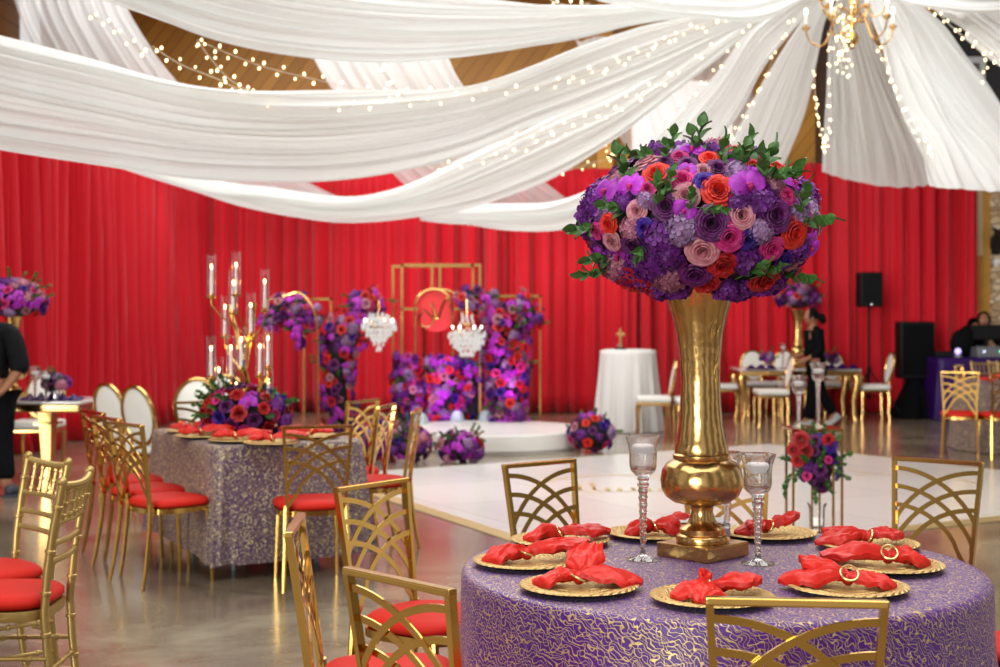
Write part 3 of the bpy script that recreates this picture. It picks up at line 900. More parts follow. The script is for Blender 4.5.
# ---- tall gold vase
VX, VY = .638, 4.37
def tall_vase(loc, label, rz=R(42)):
    root = thing('pedestal_vase', label, 'vase', loc, 0)
    mb = MB()
    prof = [(.058, .045), (.082, .046), (.084, .062), (.080, .068), (.072, .072), (.072, .088), (.066, .092), (.05, .1), (.040, .118), (.034, .14), (.036, .155), (.05, .163),
            (.09, .172), (.115, .19), (.127, .215), (.130, .24), (.124, .272), (.110, .292), (.094, .302), (.088, .306), (.090, .312), (.090, .32), (.084, .325), (.085, .34), (.078, .36), (.069, .41), (.064, .48),
            (.062, .55), (.064, .62), (.073, .70), (.087, .76), (.104, .81), (.118, .835), (.120, .84), (.115, .838), (.095, .80), (.05, .7), (.0, .7)]
    mb.lathe(prof, 48, cap=False)
    obj('body', mb, M['vase_gold'], root, True, 50)
    mb = MB(); mb.box((0, 0, .0225), (.205, .205, .045), M=Matrix.Rotation(rz, 4, 'Z'), bev=.005); obj('square_base', mb, M['vase_gold'], root, False)
    return root
vs_ = tall_vase((VX, VY, TH + .001), 'tall brass pedestal vase in the middle of the round front table')
vs_.rotation_euler.y = R(-.8)
# engraved scratches on the neck
mb = MB(); er = random.Random(5)
for k in range(26):
    a0 = R(-90) + er.uniform(-.9, .9); z0 = er.choice([er.uniform(.55, .72), er.uniform(.57, .64)]); n = 9
    da, dz = er.uniform(-.35, .45), er.uniform(-.04, .05)
    pts = []
    for i in range(n):
        t = i / (n - 1); z = z0 + dz * t + .012 * math.sin(t * PI * er.choice((1, 2)))
        rr_ = .0625 + max(0, z - .55) ** 1.6 * .28
        a = a0 + da * t
        pts.append((rr_ * math.cos(a), rr_ * math.sin(a), z))
    mb.tube(pts, .0007, 5)
obj('engraving', mb, M['ring'], vs_)
# low mirror box behind the vase foot
X, Y = onT(697, 541)
mb = MB(); mb.box((0, 0, .035), (.165, .12, .07), bev=.003)
o = obj('mirror_box', mb, M['mirror'], None, False); o.location = (X + .02, 4.66, TH + .001)
tag(o, 'low mirrored box behind the foot of the tall vase', 'box')

# ================================================================== FLOWERS
def rose_mesh(seed, colm, ruffle=.0, open_=1.0, n_layers=4, fine=True):
    rr = random.Random(seed); mb = MB()
    nu, nv = (8, 5) if fine else (4, 3)
    # rolled heart
    turns = 2.6; n = 44 if fine else 20
    def heart(u, v):
        a = u * turns * 2 * PI; r = .07 + .30 * u
        flare = .05 * v * v
        return ((r + flare) * math.cos(a), (r + flare) * math.sin(a), .28 + .34 * v * (1 - .15 * u) + .015 * math.sin(a * 3))
    mb.grid(heart, n, 2)
    spec = [(4, .42, .60, .10), (5, .58, .54, .20), (5, .76, .44, .32), (6, .96, .30, .42)][:n_layers]
    for li, (cnt, rad, hz, curl) in enumerate(spec):
        for k in range(cnt):
            a0 = 2 * PI * (k + .5 * (li % 2)) / cnt + rr.uniform(-.15, .15); span = 2 * PI / cnt * 1.35
            dr = rr.uniform(-.03, .03); dh = rr.uniform(-.03, .03); rp = rr.uniform(0, 6)
            def fn(u, v):
                x_ = (u - .5) * 2
                edge = 1 - .35 * abs(x_) ** 3
                vv = v * edge
                r = (rad + dr) * (.3 + .7 * math.sin(min(1, vv * 1.15) * PI / 2)) * open_ + curl * .35 * vv ** 3
                z = (hz + dh) * math.sin(vv * PI * .62) - curl * .25 * vv ** 4 + ruffle * math.sin(5 * x_ + rp) * vv ** 2
                a = a0 + span / 2 * x_ * (.5 + .5 * vv)
                r += ruffle * .7 * math.cos(7 * x_ + rp) * vv ** 2
                return (r * math.cos(a), r * math.sin(a), z)
            mb.grid(fn, nu, nv)
    return mb.mesh('rose', colm, True, 180)
def orchid_mesh(colm, cm2):
    mb = MB()
    def petal(a, L, w, cup, z0=0):
        def fn(u, v):
            x_ = (u - .5) * 2
            ww = w * math.sin(PI * min(1, v * .93 + .05)) ** .6
            p = Vector((L * v, x_ * ww, z0 + cup * math.sin(v * PI * .8) + .08 * (1 - x_ * x_) - .2 * v * v))
            return (p.x * math.cos(a) - p.y * math.sin(a), p.x * math.sin(a) + p.y * math.cos(a), p.z)
        mb.grid(fn, 6, 6)
    petal(R(10), .95, .52, .18, .06); petal(R(170), .95, .52, .18, .06)
    for a in (90, 215, 325): petal(R(a), .95, .3, .1)
    mb.mi = 1
    petal(R(270), .38, .14, .3, .12); petal(R(250), .25, .1, .3, .14); petal(R(290), .25, .1, .3, .14)
    mb.ball((0, 0, .16), .09, 6, 5)
    return mb.mesh('orchid', [colm, cm2], True, 180)
def hyd_mesh(seed, colm, n=44):
    rr = random.Random(seed); mb = MB()
    mb.ball((0, 0, .0), (.7, .7, .5), 10, 7)
    for i in range(n):
        z = 1 - 1.25 * (i + .5) / n; a = i * 2.39996
        s_ = math.sqrt(max(0, 1 - z * z))
        nr = Vector((s_ * math.cos(a), s_ * math.sin(a), z))
        p = nr * rr.uniform(.78, 1.05); p.z = p.z * .6 + .1
        m_ = frame(p, nr + Vector((rr.uniform(-.3, .3), rr.uniform(-.3, .3), rr.uniform(-.2, .3))), s=rr.uniform(.3, .4), spin=rr.uniform(0, 6))
        for k in range(4):
            b = k * PI / 2; c, s2 = math.cos(b), math.sin(b)
            q_ = [(0, 0, 0), (.5, .38, .14), (.95, .3, .1), (1.05, 0, .2), (.95, -.3, .1), (.5, -.38, .14), (.55, 0, .02)]
            vs2 = [(x * c - y * s2, x * s2 + y * c, z_) for x, y, z_ in q_]
            mb.add(vs2, [(0, 6, 1), (1, 6, 2), (2, 6, 3), (3, 6, 4), (4, 6, 5), (5, 6, 0)], m_)
    return mb.mesh('hydrangea', colm, True, 180)
def leaf_into(mb, M_, L=1, w=.3):
    def fn(u, v):
        x_ = (u - .5) * 2; ww = w * L * math.sin(PI * v ** .85) ** .9 if 0 < v < 1 else 0
        return (x_ * ww, L * v, .10 * L * abs(x_) + .15 * L * math.sin(v * 2.2) - .12 * L * v * v)
    mb.grid(fn, 2, 6, M=M_)
def sprig_mesh(seed, n=9, L=1.0, lw=.28, ll=.34):
    rr = random.Random(seed); mb = MB()
    pts = [Vector((.06 * math.sin(3 * t + seed), .10 * L * t * t, L * t)) for t in [i / 8 for i in range(9)]]
    mb.tube(pts, [.014 * (1.2 - i / 9) for i in range(9)], 5)
    for i in range(n):
        t = .25 + .75 * i / (n - 1)
        p = crom(pts, t)
        a = i * 2.4 + rr.uniform(-.4, .4)
        d = Vector((math.cos(a), math.sin(a), .8 + .5 * t))
        if i == n - 1: d = Vector((0, .2, 1))
        d.normalize()
        x = d.cross(Vector((0, 0, 1)));
        if x.length < .05: x = Vector((1, 0, 0))
        x.normalize(); z = x.cross(d)
        m_ = Matrix((x, d, z)).transposed().to_4x4(); m_.translation = p
        leaf_into(mb, m_, ll * rr.uniform(.8, 1.15), lw)
    return mb.mesh('leaf_sprig', M['leaf'], True, 180)
FM = {}
for c in ('red', 'mauve', 'pink', 'purple', 'blue'):
    FM['rose', c] = [rose_mesh(hash_, P[c], .0 if c in ('mauve', 'pink') else .045, n_layers=4) for hash_ in (11, 23)]
FM['peony', 'deepred'] = [rose_mesh(s_, P['deepred'], .09) for s_ in (5, 6)]
FM['orchid', 'orchid'] = [orchid_mesh(P['orchid'], P['pink'])]
for c in ('hyd', 'lav', 'dusty'):
    FM['hydrangea', c] = [hyd_mesh(s_, P[c]) for s_ in (1, 2)]
SPRIG = [sprig_mesh(s_, 7, 1.0, .34, .46) for s_ in (1, 2, 3)]
SPRIG2 = [sprig_mesh(s_, 11, 1.0, .4, .3) for s_ in (4, 5)]
# lighter copies for the flowers far behind
FL = {}
for c in ('red', 'mauve', 'pink', 'purple', 'blue'):
    FL['rose', c] = [rose_mesh(3, P[c], .05, n_layers=3, fine=False)]
FL['peony', 'deepred'] = [rose_mesh(4, P['deepred'], .09, n_layers=3, fine=False)]
FL['orchid', 'orchid'] = FM['orchid', 'orchid']
for c in ('hyd', 'lav', 'dusty'):
    FL['hydrangea', c] = [hyd_mesh(7, P[c], 22)]
NAMES = {'rose': 'rose', 'peony': 'peony', 'orchid': 'orchid', 'hydrangea': 'hydrangea'}
def bloom(parent, kind, c, p, nrm, r, rr, far=False):
    me = rr.choice((FL if far else FM)[kind, c])
    o = bpy.data.objects.new(NAMES[kind], me); COL.objects.link(o); o.parent = parent
    o.matrix_local = frame(Vector(p), nrm, s=r, spin=(rr.uniform(0, 6) if kind != 'orchid' else rr.uniform(-.5, .5)))
    return o
def sprig(parent, p, d, L, rr, pale=False, wide=False):
    o = bpy.data.objects.new('leaf_sprig', rr.choice(SPRIG2 if wide else SPRIG)); COL.objects.link(o); o.parent = parent
    o.matrix_local = frame(Vector(p), d, s=L, spin=rr.uniform(0, 6))
    return o
MIX = [('rose', 'red'), ('rose', 'mauve'), ('rose', 'pink'), ('rose', 'purple'), ('rose', 'purple'), ('rose', 'blue'), ('peony', 'deepred'), ('orchid', 'orchid'),
       ('orchid', 'orchid'), ('hydrangea', 'hyd'), ('hydrangea', 'hyd'), ('hydrangea', 'lav'), ('hydrangea', 'dusty')]

# ---- hero bouquet
BC = Vector((VX + .003, VY, 1.815)); BR = Vector((.366, .366, .24))
BC.x -= .008
bq = thing('floral_centerpiece', 'huge dome bouquet of red, mauve and purple roses with orchids on the tall brass vase', 'bouquet', BC)
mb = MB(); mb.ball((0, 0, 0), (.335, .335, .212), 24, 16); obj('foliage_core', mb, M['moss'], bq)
rb = random.Random(3)
hero = [('rose', 'red', [(295, 200, 50), (493, 265, 56), (770, 400, 55), (480, 140, 34), (630, 175, 38), (135, 365, 36)]),
        ('rose', 'mauve', [(385, 280, 45), (225, 325, 36), (148, 425, 36), (570, 348, 46), (443, 465, 54), (785, 500, 34), (450, 195, 34), (760, 592, 38)]),
        ('rose', 'pink', [(378, 225, 45), (530, 420, 50), (688, 458, 44), (262, 250, 32), (380, 130, 32), (740, 275, 34), (100, 385, 30), (835, 495, 28)]),
        ('rose', 'purple', [(320, 315, 48), (470, 375, 58), (220, 440, 48), (430, 540, 56), (690, 345, 60), (500, 185, 42), (400, 165, 36), (280, 180, 30), (330, 150, 30), (95, 450, 35), (785, 370, 35)]),
        ('orchid', 'orchid', [(140, 250, 48), (215, 240, 46), (380, 330, 36), (590, 248, 58), (838, 435, 46), (430, 110, 36), (585, 150, 34), (800, 300, 30), (620, 200, 30), (400, 190, 30), (75, 470, 30)]),
        ('rose', 'blue', [(450, 237, 40), (595, 425, 38), (250, 385, 34), (750, 495, 36), (350, 195, 28)]),
        ('hydrangea', 'hyd', [(300, 425, 48), (270, 500, 58), (640, 290, 48), (605, 500, 42), (740, 570, 50), (335, 480, 42), (180, 290, 30), (800, 450, 40), (560, 300, 36), (100, 520, 36)]),
        ('hydrangea', 'lav', [(370, 395, 46), (565, 195, 38), (640, 400, 36), (790, 330, 34), (250, 290, 26)]),
        ('hydrangea', 'dusty', [(345, 550, 52), (150, 520, 46), (205, 388, 32), (700, 240, 28)]),
        ('peony', 'deepred', [(220, 562, 62), (120, 545, 42), (520, 512, 48), (475, 572, 46), (690, 562, 52), (285, 622, 44), (130, 590, 34)]),
        ('hydrangea', 'hyd', [(120, 590, 40), (185, 630, 36), (320, 620, 38), (615, 605, 40), (655, 625, 34), (560, 600, 36), (390, 600, 36)])]
for kind, c, lst in hero:
    for (x, y, r_) in lst:
        px, py = 570 + x / 3.512, 120 + y / 3.512
        q_ = W(px, py, VY - .2) - BC
        e = (q_.x / BR.x) ** 2 + (q_.z / BR.z) ** 2
        if e > .97:
            k = math.sqrt(.97 / e); q_.x *= k; q_.z *= k; e = .97
        yy = -BR.y * math.sqrt(1 - e)
        p = Vector((q_.x, yy, q_.z))
        n = Vector((p.x / BR.x ** 2, p.y / BR.y ** 2, p.z / BR.z ** 2)).normalized()
        n = (n + Vector((0, -.35, 0))).normalized()
        r = r_ / 3.512 / F * (VY - .25) * 1.08
        rv = r / (1.3 if kind == 'rose' else 1.25 if kind == 'peony' else 1.0)
        bloom(bq, kind, c, p - n * r * (-.15 if kind == 'orchid' else .2 if kind != 'hydrangea' else .35), n, rv * 1.24, rb)
N_ = 96
for i in range(N_):
    z = 1 - 1.75 * (i + .5) / N_; a = i * 2.39996
    s_ = math.sqrt(max(0, 1 - z * z))
    d = Vector((s_ * math.cos(a), s_ * math.sin(a), z))
    if d.y < -.5 and not (d.z > .8): continue
    p = Vector((d.x * BR.x, d.y * BR.y, d.z * BR.z)) * (.94 if d.y > -.12 else .88)
    kind, c = rb.choice(MIX)
    n = Vector((p.x / BR.x ** 2, p.y / BR.y ** 2, p.z / BR.z ** 2)).normalized()
    bloom(bq, kind, c, p, n, rb.uniform(.048, .066), rb)
for (x, y, dx, dz, L) in [(275, 100, -1, .3, .11), (370, 75, .1, 1, .10), (345, 115, -.3, 1, .08), (480, 60, .1, 1, .12), (455, 90, -.3, 1, .1), (540, 115, .2, 1, .1), (645, 110, .1, 1, .11), (690, 150, .4, .8, .12),
                          (720, 210, .9, .5, .12), (745, 190, .8, .2, .11), (300, 270, 0, 1, .1), (330, 240, .3, 1, .09), (120, 480, -1, -.1, .11), (80, 375, -1, .1, .12), (200, 165, -.3, 1, .12), (160, 310, -1, .2, .1), (845, 350, 1, .15, .12),
                          (830, 540, 1, -.1, .11), (640, 530, .6, .3, .1), (240, 460, -.3, -.5, .09), (400, 295, 0, 1, .08), (800, 290, .2, 1, .11), (100, 530, -1, -.2, .1), (600, 150, .3, 1, .1), (690, 530, .8, .4, .09),
                          (470, 325, .9, -.2, .08), (560, 130, 1, .5, .1), (660, 190, -.2, 1, .12)]:
    px, py = 570 + x / 3.512, 120 + y / 3.512
    q_ = W(px, py, VY - .25) - BC
    e = min(.96, (q_.x / BR.x) ** 2 + (q_.z / BR.z) ** 2)
    yy = -BR.y * math.sqrt(1 - e) - .01
    p = Vector((q_.x, yy, q_.z))
    sprig(bq, p - Vector((dx, 0, dz)).normalized() * L * .6, Vector((dx, -.35, dz)), L, rb)

def bouquet(name, label, cat, loc, rx, ry, rz_, n, fr, seed, leaves=8, group=None, zmin=-.6, mix=MIX, far=True):
    rr = random.Random(seed)
    root = thing(name, label, cat, loc, 0, group)
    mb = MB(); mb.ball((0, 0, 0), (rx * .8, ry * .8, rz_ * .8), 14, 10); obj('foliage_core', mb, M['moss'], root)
    for i in range(n):
        z = 1 - (1 - zmin) * (i + .5) / n; a = i * 2.39996 + seed
        s_ = math.sqrt(max(0, 1 - z * z)); d = Vector((s_ * math.cos(a), s_ * math.sin(a), z))
        p = Vector((d.x * rx, d.y * ry, d.z * rz_)) * rr.uniform(.86, 1.02)
        kind, c = rr.choice(mix)
        bloom(root, kind, c, p, Vector((d.x / rx, d.y / ry, d.z / rz_)), fr * rr.uniform(.75, 1.15), rr, far)
    for i in range(leaves):
        a = rr.uniform(0, 6.28); zz = rr.uniform(-.2, 1); s_ = math.sqrt(1 - min(1, zz * zz))
        d = Vector((s_ * math.cos(a), s_ * math.sin(a), zz))
        sprig(root, Vector((d.x * rx, d.y * ry, d.z * rz_)) * .8, d, fr * rr.uniform(1.6, 2.3), rr, wide=True)
    return root

# ---- crystal goblets with floating candles
def make_goblet(h):
    root = thing('crystal_goblet', 'x', 'candle holder')
    mb = MB()
    f = h - .125      # stem top
    prof = [(0, .0), (.05, .0), (.052, .003), (.03, .008), (.012, .016), (.008, .03)]
    k = 9
    for i in range(k):
        z = .03 + (f - .065) * (i + .5) / k; r = .0075 + .006 * (i / k)
        prof += [(r, z - (f - .065) / k * .35), (r + .0035, z), (r, z + (f - .065) / k * .35)]
    prof += [(.018, f - .03), (.019, f - .024), (.012, f - .019), (.019, f - .012), (.017, f - .004), (.026, f + .004), (.038, f + .016), (.043, f + .035), (.043, f + .07), (.046, f + .095), (.056, f + .124), (.0545, f + .125),
             (.044, f + .096), (.0405, f + .07), (.0405, f + .036), (.034, f + .018), (.0, f + .012)]
    mb.lathe(prof, 28, cap=False)
    obj('glass', mb, M['glass'], root, True, 60)
    return root, f
def floating_candle(loc, label, r=.034, h=.028):
    root = thing('floating_candle', label, 'candle', loc)
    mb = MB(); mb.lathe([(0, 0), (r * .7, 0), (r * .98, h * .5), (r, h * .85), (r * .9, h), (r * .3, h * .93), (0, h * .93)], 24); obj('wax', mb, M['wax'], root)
    mb = MB(); mb.tube([(0, 0, h * .9), (.0005, 0, h + .008)], .001, 5); obj('wick', mb, M['cream'], root)
    return root
for (x, y, h, z0, lab) in [
    (.443, 4.30, .385, TH, 'left of the vase on the round table, the tallest'),
    (.785, 4.23, .335, TH, 'right of the vase on the round table'),
    (.775, 4.74, .29, TH, 'behind the vase foot on the round table'),
]:
    g_, f = make_goblet(h)
    g_.location = (x, y, z0 + .001); tag(g_, 'crystal goblet candle holder ' + lab, 'candle holder', 'crystal goblets on the round front table')
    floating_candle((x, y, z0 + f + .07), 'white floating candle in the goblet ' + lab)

# ================================================================== SECOND TABLE (square, left)
T2 = Vector((-1.62, 7.92)); ta = Vector((-.48, .877)); tbv = Vector((.877, .48))
LA, LB = 1.42, .92
c2 = T2 + ta * LA / 2 + tbv * LB / 2
rz2 = math.atan2(tbv.y, tbv.x)
def P2(a, b, z=0): v = T2 + ta * a + tbv * b; return (v.x, v.y, z)
t2 = thing('rectangular_table', 'banquet table hidden under the sequinned purple cloth at left', 'table', (c2.x, c2.y, 0), rz2)
mb = MB(); mb.box((0, 0, .735), (LB - .04, LA - .04, .04)); obj('tabletop', mb, M['cream'], t2)
for sx in (-1, 1):
    for sy in (-1, 1):
        mb = MB(); mb.tube([(sx * .26, sy * .42, .72), (sx * .26, sy * .42, 0)], .015, 8); obj('leg', mb, M['grey'], t2)
def boxcloth(hx, hy, top, hem, flare, seed, e=.16, cusp=.06):
    rr = random.Random(seed)
    def fn(u, v):
        a = 2 * PI * u
        c, s_ = math.cos(a), math.sin(a)
        sx = math.copysign(abs(c) ** e, c); sy = math.copysign(abs(s_) ** e, s_)
        k = abs(c * s_) * 2     # 1 at corners
        if v < .25:
            return (sx * hx * v / .25, sy * hy * v / .25, top)
        t = (v - .25) / .75
        if t < .08: return (sx * (hx + .012 * t / .08), sy * (hy + .012 * t / .08), top - .012 * t / .08)
        t = (t - .08) / .92
        f = math.sin(a * 7 + seed) * .5 + .5 * math.sin(a * 15 + 1.3 * math.sin(3 * a))
        out = 1 + t * (flare * (.5 + 1.1 * k) + .035 * f)
        z = lerp(top - .012, hem + cusp * (1 - k) * (.5 + .5 * math.sin(5 * a)), t)
        return (sx * (hx + .012) * out, sy * (hy + .012) * out, z)
    return fn
mb = MB(); mb.grid(boxcloth(LB / 2 - .06, LA / 2 - .06, .757, .085, .05, 2, cusp=.07), 160, 30, True)
o = obj('underlay_cloth', mb, M['purple_cloth'], None, True, 180); o.location = (c2.x, c2.y, 0); o.rotation_euler = (0, 0, rz2)
tag(o, 'deep purple satin underlay showing below the sequinned cloth', 'tablecloth')
mb = MB(); mb.grid(boxcloth(LB / 2 + .004, LA / 2 + .004, .768, .09, .07, 5, cusp=.06), 200, 34, True)
o = obj('tablecloth', mb, M['sequin'], None, True, 180); o.location = (c2.x, c2.y, 0); o.rotation_euler = (0, 0, rz2)
tag(o, 'purple and gold sequinned cloth over the table with the candelabra', 'tablecloth')
G2 = 'gold lattice-back chairs around the sequinned table'
def at2(a, b): v = T2 + ta * a + tbv * b; return v.x, v.y
fan_chair(-2.1, 7.78, .72, .69, 'gold lattice-back chair on the left side of the sequinned table, nearest of three', G2)
fan_chair(-2.34, 8.24, .76, .65, 'gold lattice-back chair on the left side of the sequinned table, middle of three', G2)
fan_chair(-2.56, 8.73, .8, .6, 'gold lattice-back chair on the left side of the sequinned table, farthest of three', G2)
fan_chair(-1.0, 7.62, -.28, 1, 'gold lattice-back chair with red seat at the near end of the sequinned table', G2)
fan_chair(-.53, 8.85, -1, .06, 'gold lattice-back chair on the dance floor side of the sequinned table, nearest of three', G2)
fan_chair(-.76, 9.33, -1, .22, 'gold lattice-back chair on the dance floor side of the sequinned table, middle of three', G2)
fan_chair(-.97, 9.84, -.9, .5, 'gold lattice-back chair on the dance floor side of the sequinned table, farthest of three', G2)
fan_chair(-2.1, 9.75, .48, -.8, 'gold lattice-back chair at the far end of the sequinned table, before a white chair', G2)
G2P, G2N = 'gold charger plates on the sequinned table', 'red napkins on the sequinned table'
for i, (px, py, wh, rz) in enumerate([(201, 436, 'at the far left corner', 20), (236, 440, 'at the left long side, near end', 10), (272, 443, 'at the near edge, right of middle', 15), (312, 436, 'at the right, behind the near chair', 170), (192, 431, 'farthest along the left side', 30)]):
    X, Y = onT(px, py, .78)
    charger(X, Y, .7695, 'gold charger plate ' + wh + ' of the sequinned table', G2P)
    napkin(X, Y, .781, R(rz), 'red napkin ' + wh + ' of the sequinned table', G2N, 1.05, [(0, .2, .075, .03), (PI, .13, .06, .02)], 30 + i, 60)
# low flowers round the candelabra
CX, CYY = (246 - 500) / F * 8.75, 8.75
GRN = [('rose', 'pink'), ('rose', 'red'), ('rose', 'purple'), ('orchid', 'orchid'), ('hydrangea', 'hyd'), ('rose', 'pink'), ('peony', 'deepred'), ('rose', 'blue')]
bouquet('floral_centerpiece', 'low purple and red floral mound with greenery at the candelabra foot', 'bouquet', (CX, CYY, .90), .27, .24, .17, 62, .06, 12, 30, None, -.8, GRN)
def candelabra():
    root = thing('candelabra', 'tall branching gold candelabra with candles in glass tubes on the sequinned table', 'candelabra', (CX, CYY, .77))
    mb = MB(); mb.lathe([(0, 0), (.11, 0), (.11, .012), (.02, .022), (0, .022)], 28); obj('base', mb, M['gold'], root)
    mb = MB()
    S = F / CYY
    def L(px, py, dy=0): return Vector(((px - 500) / S - CX, dy, CAMZ - (py - HOR) / S - .77))
    # crossed leaning bars
    mb.bar([L(250, 437), L(258, 395, -.03), L(263, 380, -.03)], .022, .012, (0, 1, 0))
    mb.bar([L(228, 305, .03), L(236, 330, .02), L(243, 360), L(250, 390), L(250, 437)], .022, .012, (0, 1, 0))
    mb.bar([L(256, 303, -.02), L(252, 325), L(247, 345), L(244, 365), L(248, 392), L(250, 436)], .018, .012, (0, 1, 0))
    obj('trunk', mb, M['chair_gold'], root, False)
    rr = random.Random(8)
    for (px, py) in [(213, 267), (238.5, 265), (236, 283), (262, 281), (224, 307), (251, 305), (213, 348), (234, 347), (244.5, 339), (260, 346), (269, 338), (220, 369), (239, 384), (269, 381)]:
        dy = rr.uniform(-.11, .11)
        p = L(px + rr.uniform(-.5, .5), py + 2, dy)      # candle top
        b = p - Vector((0, 0, .165))
        mb = MB(); mb.lathe([(0, 0), (.03, 0), (.032, .012), (.012, .016), (.012, .03), (0, .03)], 14, c=b - Vector((0, 0, .02)))
        j = Vector((lerp(b.x, 0, .25), b.y * .7, b.z - .13)); k = Vector((lerp(b.x, .0, .92), 0, max(.03, b.z - .24)))
        mb.tube([b - Vector((0, 0, .01)), b - Vector((0, 0, .06)), j, k], .0055, 6); obj('arm', mb, M['chair_gold'], root)
        mb = MB(); mb.tube([b, p], [.0115, .0085], 10); obj('candle', mb, M['wax_plain'], root)
        mb = MB(); mb.ball(p + Vector((0, 0, .012)), (.0065, .0065, .016), 8, 7); obj('flame', mb, M['flame'], root)
        mb = MB(); mb.lathe([(.027, 0), (.027, .26), (.0285, .26), (.0285, 0)], 18, c=b + Vector((0, 0, -.005)), cap=False); obj('glass_tube', mb, M['tubeglass'], root)
    return root
m, nt, b, out = newmat('thin_glass')
for n_ in list(nt.nodes):
    if n_.type == 'BSDF_PRINCIPLED': nt.nodes.remove(n_)
gl = nt.nodes.new('ShaderNodeBsdfGlossy'); gl.inputs['Roughness'].default_value = .03
tp = nt.nodes.new('ShaderNodeBsdfTransparent'); fz = nt.nodes.new('ShaderNodeFresnel'); fz.inputs[0].default_value = 1.22
mx = nt.nodes.new('ShaderNodeMixShader'); nt.links.new(fz.outputs[0], mx.inputs[0]); nt.links.new(tp.outputs[0], mx.inputs[1]); nt.links.new(gl.outputs[0], mx.inputs[2]); nt.links.new(mx.outputs[0], out.inputs['Surface'])
M['tubeglass'] = m
candelabra()

# ================================================================== CHIAVARI CHAIRS (bottom left)
GC = 'champagne chiavari chairs at the lower left'
chiavari(-1.57, 5.15, -1, -.03, 'gold chiavari chair with red seat at lower left, the largest one fully in view', GC)
chiavari(-1.875, 5.76, -.75, -.7, 'gold chiavari chair at lower left standing behind the largest chiavari chair', GC)
chiavari(-1.78, 4.55, -.9, .3, 'gold chiavari chair cut off by the left edge of the picture', GC)

# ================================================================== STAGE
SX, SY, SR = -.115, 16.0, 1.08
mb = MB(); mb.lathe([(0, 0), (SR - .03, 0), (SR - .03, .03), (SR, .035), (SR, .2), (SR - .012, .212), (0, .212)], 96)
o = obj('round_stage', mb, M['white'], None, True, 30); o.location = (SX, SY, .001); tag(o, 'low round white stage platform in front of the floral backdrop', 'stage')
def rod(mb, a, b, r=.016): mb.box(((a[0] + b[0]) / 2, (a[1] + b[1]) / 2, (a[2] + b[2]) / 2), (abs(a[0] - b[0]) + 2 * r, abs(a[1] - b[1]) + 2 * r, abs(a[2] - b[2]) + 2 * r))
def Xp(px, Y): return (px - 500) / F * Y
# tall box frame with arch and monogram disc
Y0, Y1 = 17.35, 17.85
fr = thing('backdrop_frame', 'tall gold box frame with a double arch behind the stage', 'backdrop frame', (Xp(440, 17.6), 17.6, 0))
def LX(px, Y): return Xp(px, Y) - fr.location.x
zt = Zat(265, Y0)
xl, xr = LX(402, Y0), LX(480, Y0)
d0, d1 = Y0 - 17.6, Y1 - 17.6
xl1, xr1 = LX(393, Y1), LX(473, Y1)
posts = [(xl, d0), (xr, d0), (xl1, d1), (xr1, d1)]
for (x, y) in posts:
    mb = MB(); mb.box((x, y, zt / 2), (.028, .028, zt)); obj('post', mb, M['gold'], fr, False)
mb = MB()
rod(mb, (xl, d0, zt), (xr, d0, zt)); rod(mb, (xl1, d1, zt), (xr1, d1, zt)); rod(mb, (xl, d0, zt), (xl, d1, zt)); rod(mb, (xr1, d0, zt), (xr1, d1, zt))
obj('top_rail', mb, M['gold'], fr, False)
mb = MB(); za = Zat(289, Y0); zm = Zat(309, Y0)
xc, ra = LX(436, Y0), .235
for dd, sh in ((d0, -.03), (d1, .06)):
    n = 20
    pts = [(xc + sh - ra, dd, .0)] + [(xc + sh - ra * math.cos(PI * i / n), dd, za - ra + ra * math.sin(PI * i / n)) for i in range(n + 1)] + [(xc + sh + ra, dd, .0)]
    mb.tube(pts, .016, 8)
obj('arch', mb, M['gold'], fr)
mb = MB(); rod(mb, (xl, d0, zm), (xc - ra, d0, zm), .014); rod(mb, (xc + ra, d0, zm), (xr, d0, zm), .014); rod(mb, (xc - .05, d0, za), (xc - .05, d0, zt), .013); rod(mb, (xc + .05, d0, za), (xc + .05, d0, zt), .013)
obj('cross_bar', mb, M['gold'], fr, False)
sg = thing('monogram_sign', 'round red sign with a gold script monogram hung in the gold frame', 'sign', (Xp(436, Y0 + .1), Y0 + .1, Zat(311, Y0)))
mb = MB(); n = 64; rd = .262
mb.lathe([(0, -.01), (rd, -.01), (rd, .01), (0, .01)], 64, M=Matrix.Rotation(R(90), 4, 'X')); obj('disc', mb, mat('red_sign_board', srgb(226, 50, 48), .45), sg)
mb = MB()
def SP(x, y): return ((x - 210) / 120 * rd, -.018, -(y - 490) / 120 * rd)
for st in ([(132, 500), (113, 525), (120, 568), (158, 582), (188, 562), (200, 520), (186, 440)], [(146, 482), (168, 505), (192, 535)],
           [(184, 448), (204, 500), (222, 535), (240, 480), (258, 432), (282, 414), (302, 440), (290, 472)]):
    P_ = [Vector(SP(*p_)) for p_ in st]; mb.tube([crom(P_, i / 24) for i in range(25)], .013, 6)
obj('monogram', mb, M['gold'], sg)

def small_frame(name, label, Yf, pxs, topy, arch=None):
    r0 = thing('backdrop_frame', label, 'backdrop frame', (Xp(pxs[0], Yf), Yf, 0))
    ztp = Zat(topy, Yf)
    for i, px in enumerate(pxs):
        mb = MB(); mb.box((Xp(px, Yf) - r0.location.x, (.35 if i % 2 else 0), ztp / 2), (.02, .02, ztp)); obj('post', mb, M['gold'], r0, False)
    xs = [Xp(px, Yf) - r0.location.x for px in pxs]
    mb = MB(); rod(mb, (min(xs), 0, ztp), (max(xs), 0, ztp), .014); rod(mb, (min(xs), .35, ztp), (max(xs), .35, ztp), .014)
    rod(mb, (min(xs), 0, ztp), (min(xs), .35, ztp), .014); rod(mb, (max(xs), 0, ztp), (max(xs), .35, ztp), .014)
    obj('top_rail', mb, M['gold'], r0, False)
    return r0
small_frame('f', 'gold rectangular frame at the right of the stage, behind the tall floral column', 17.6, [488, 520, 540], 296)
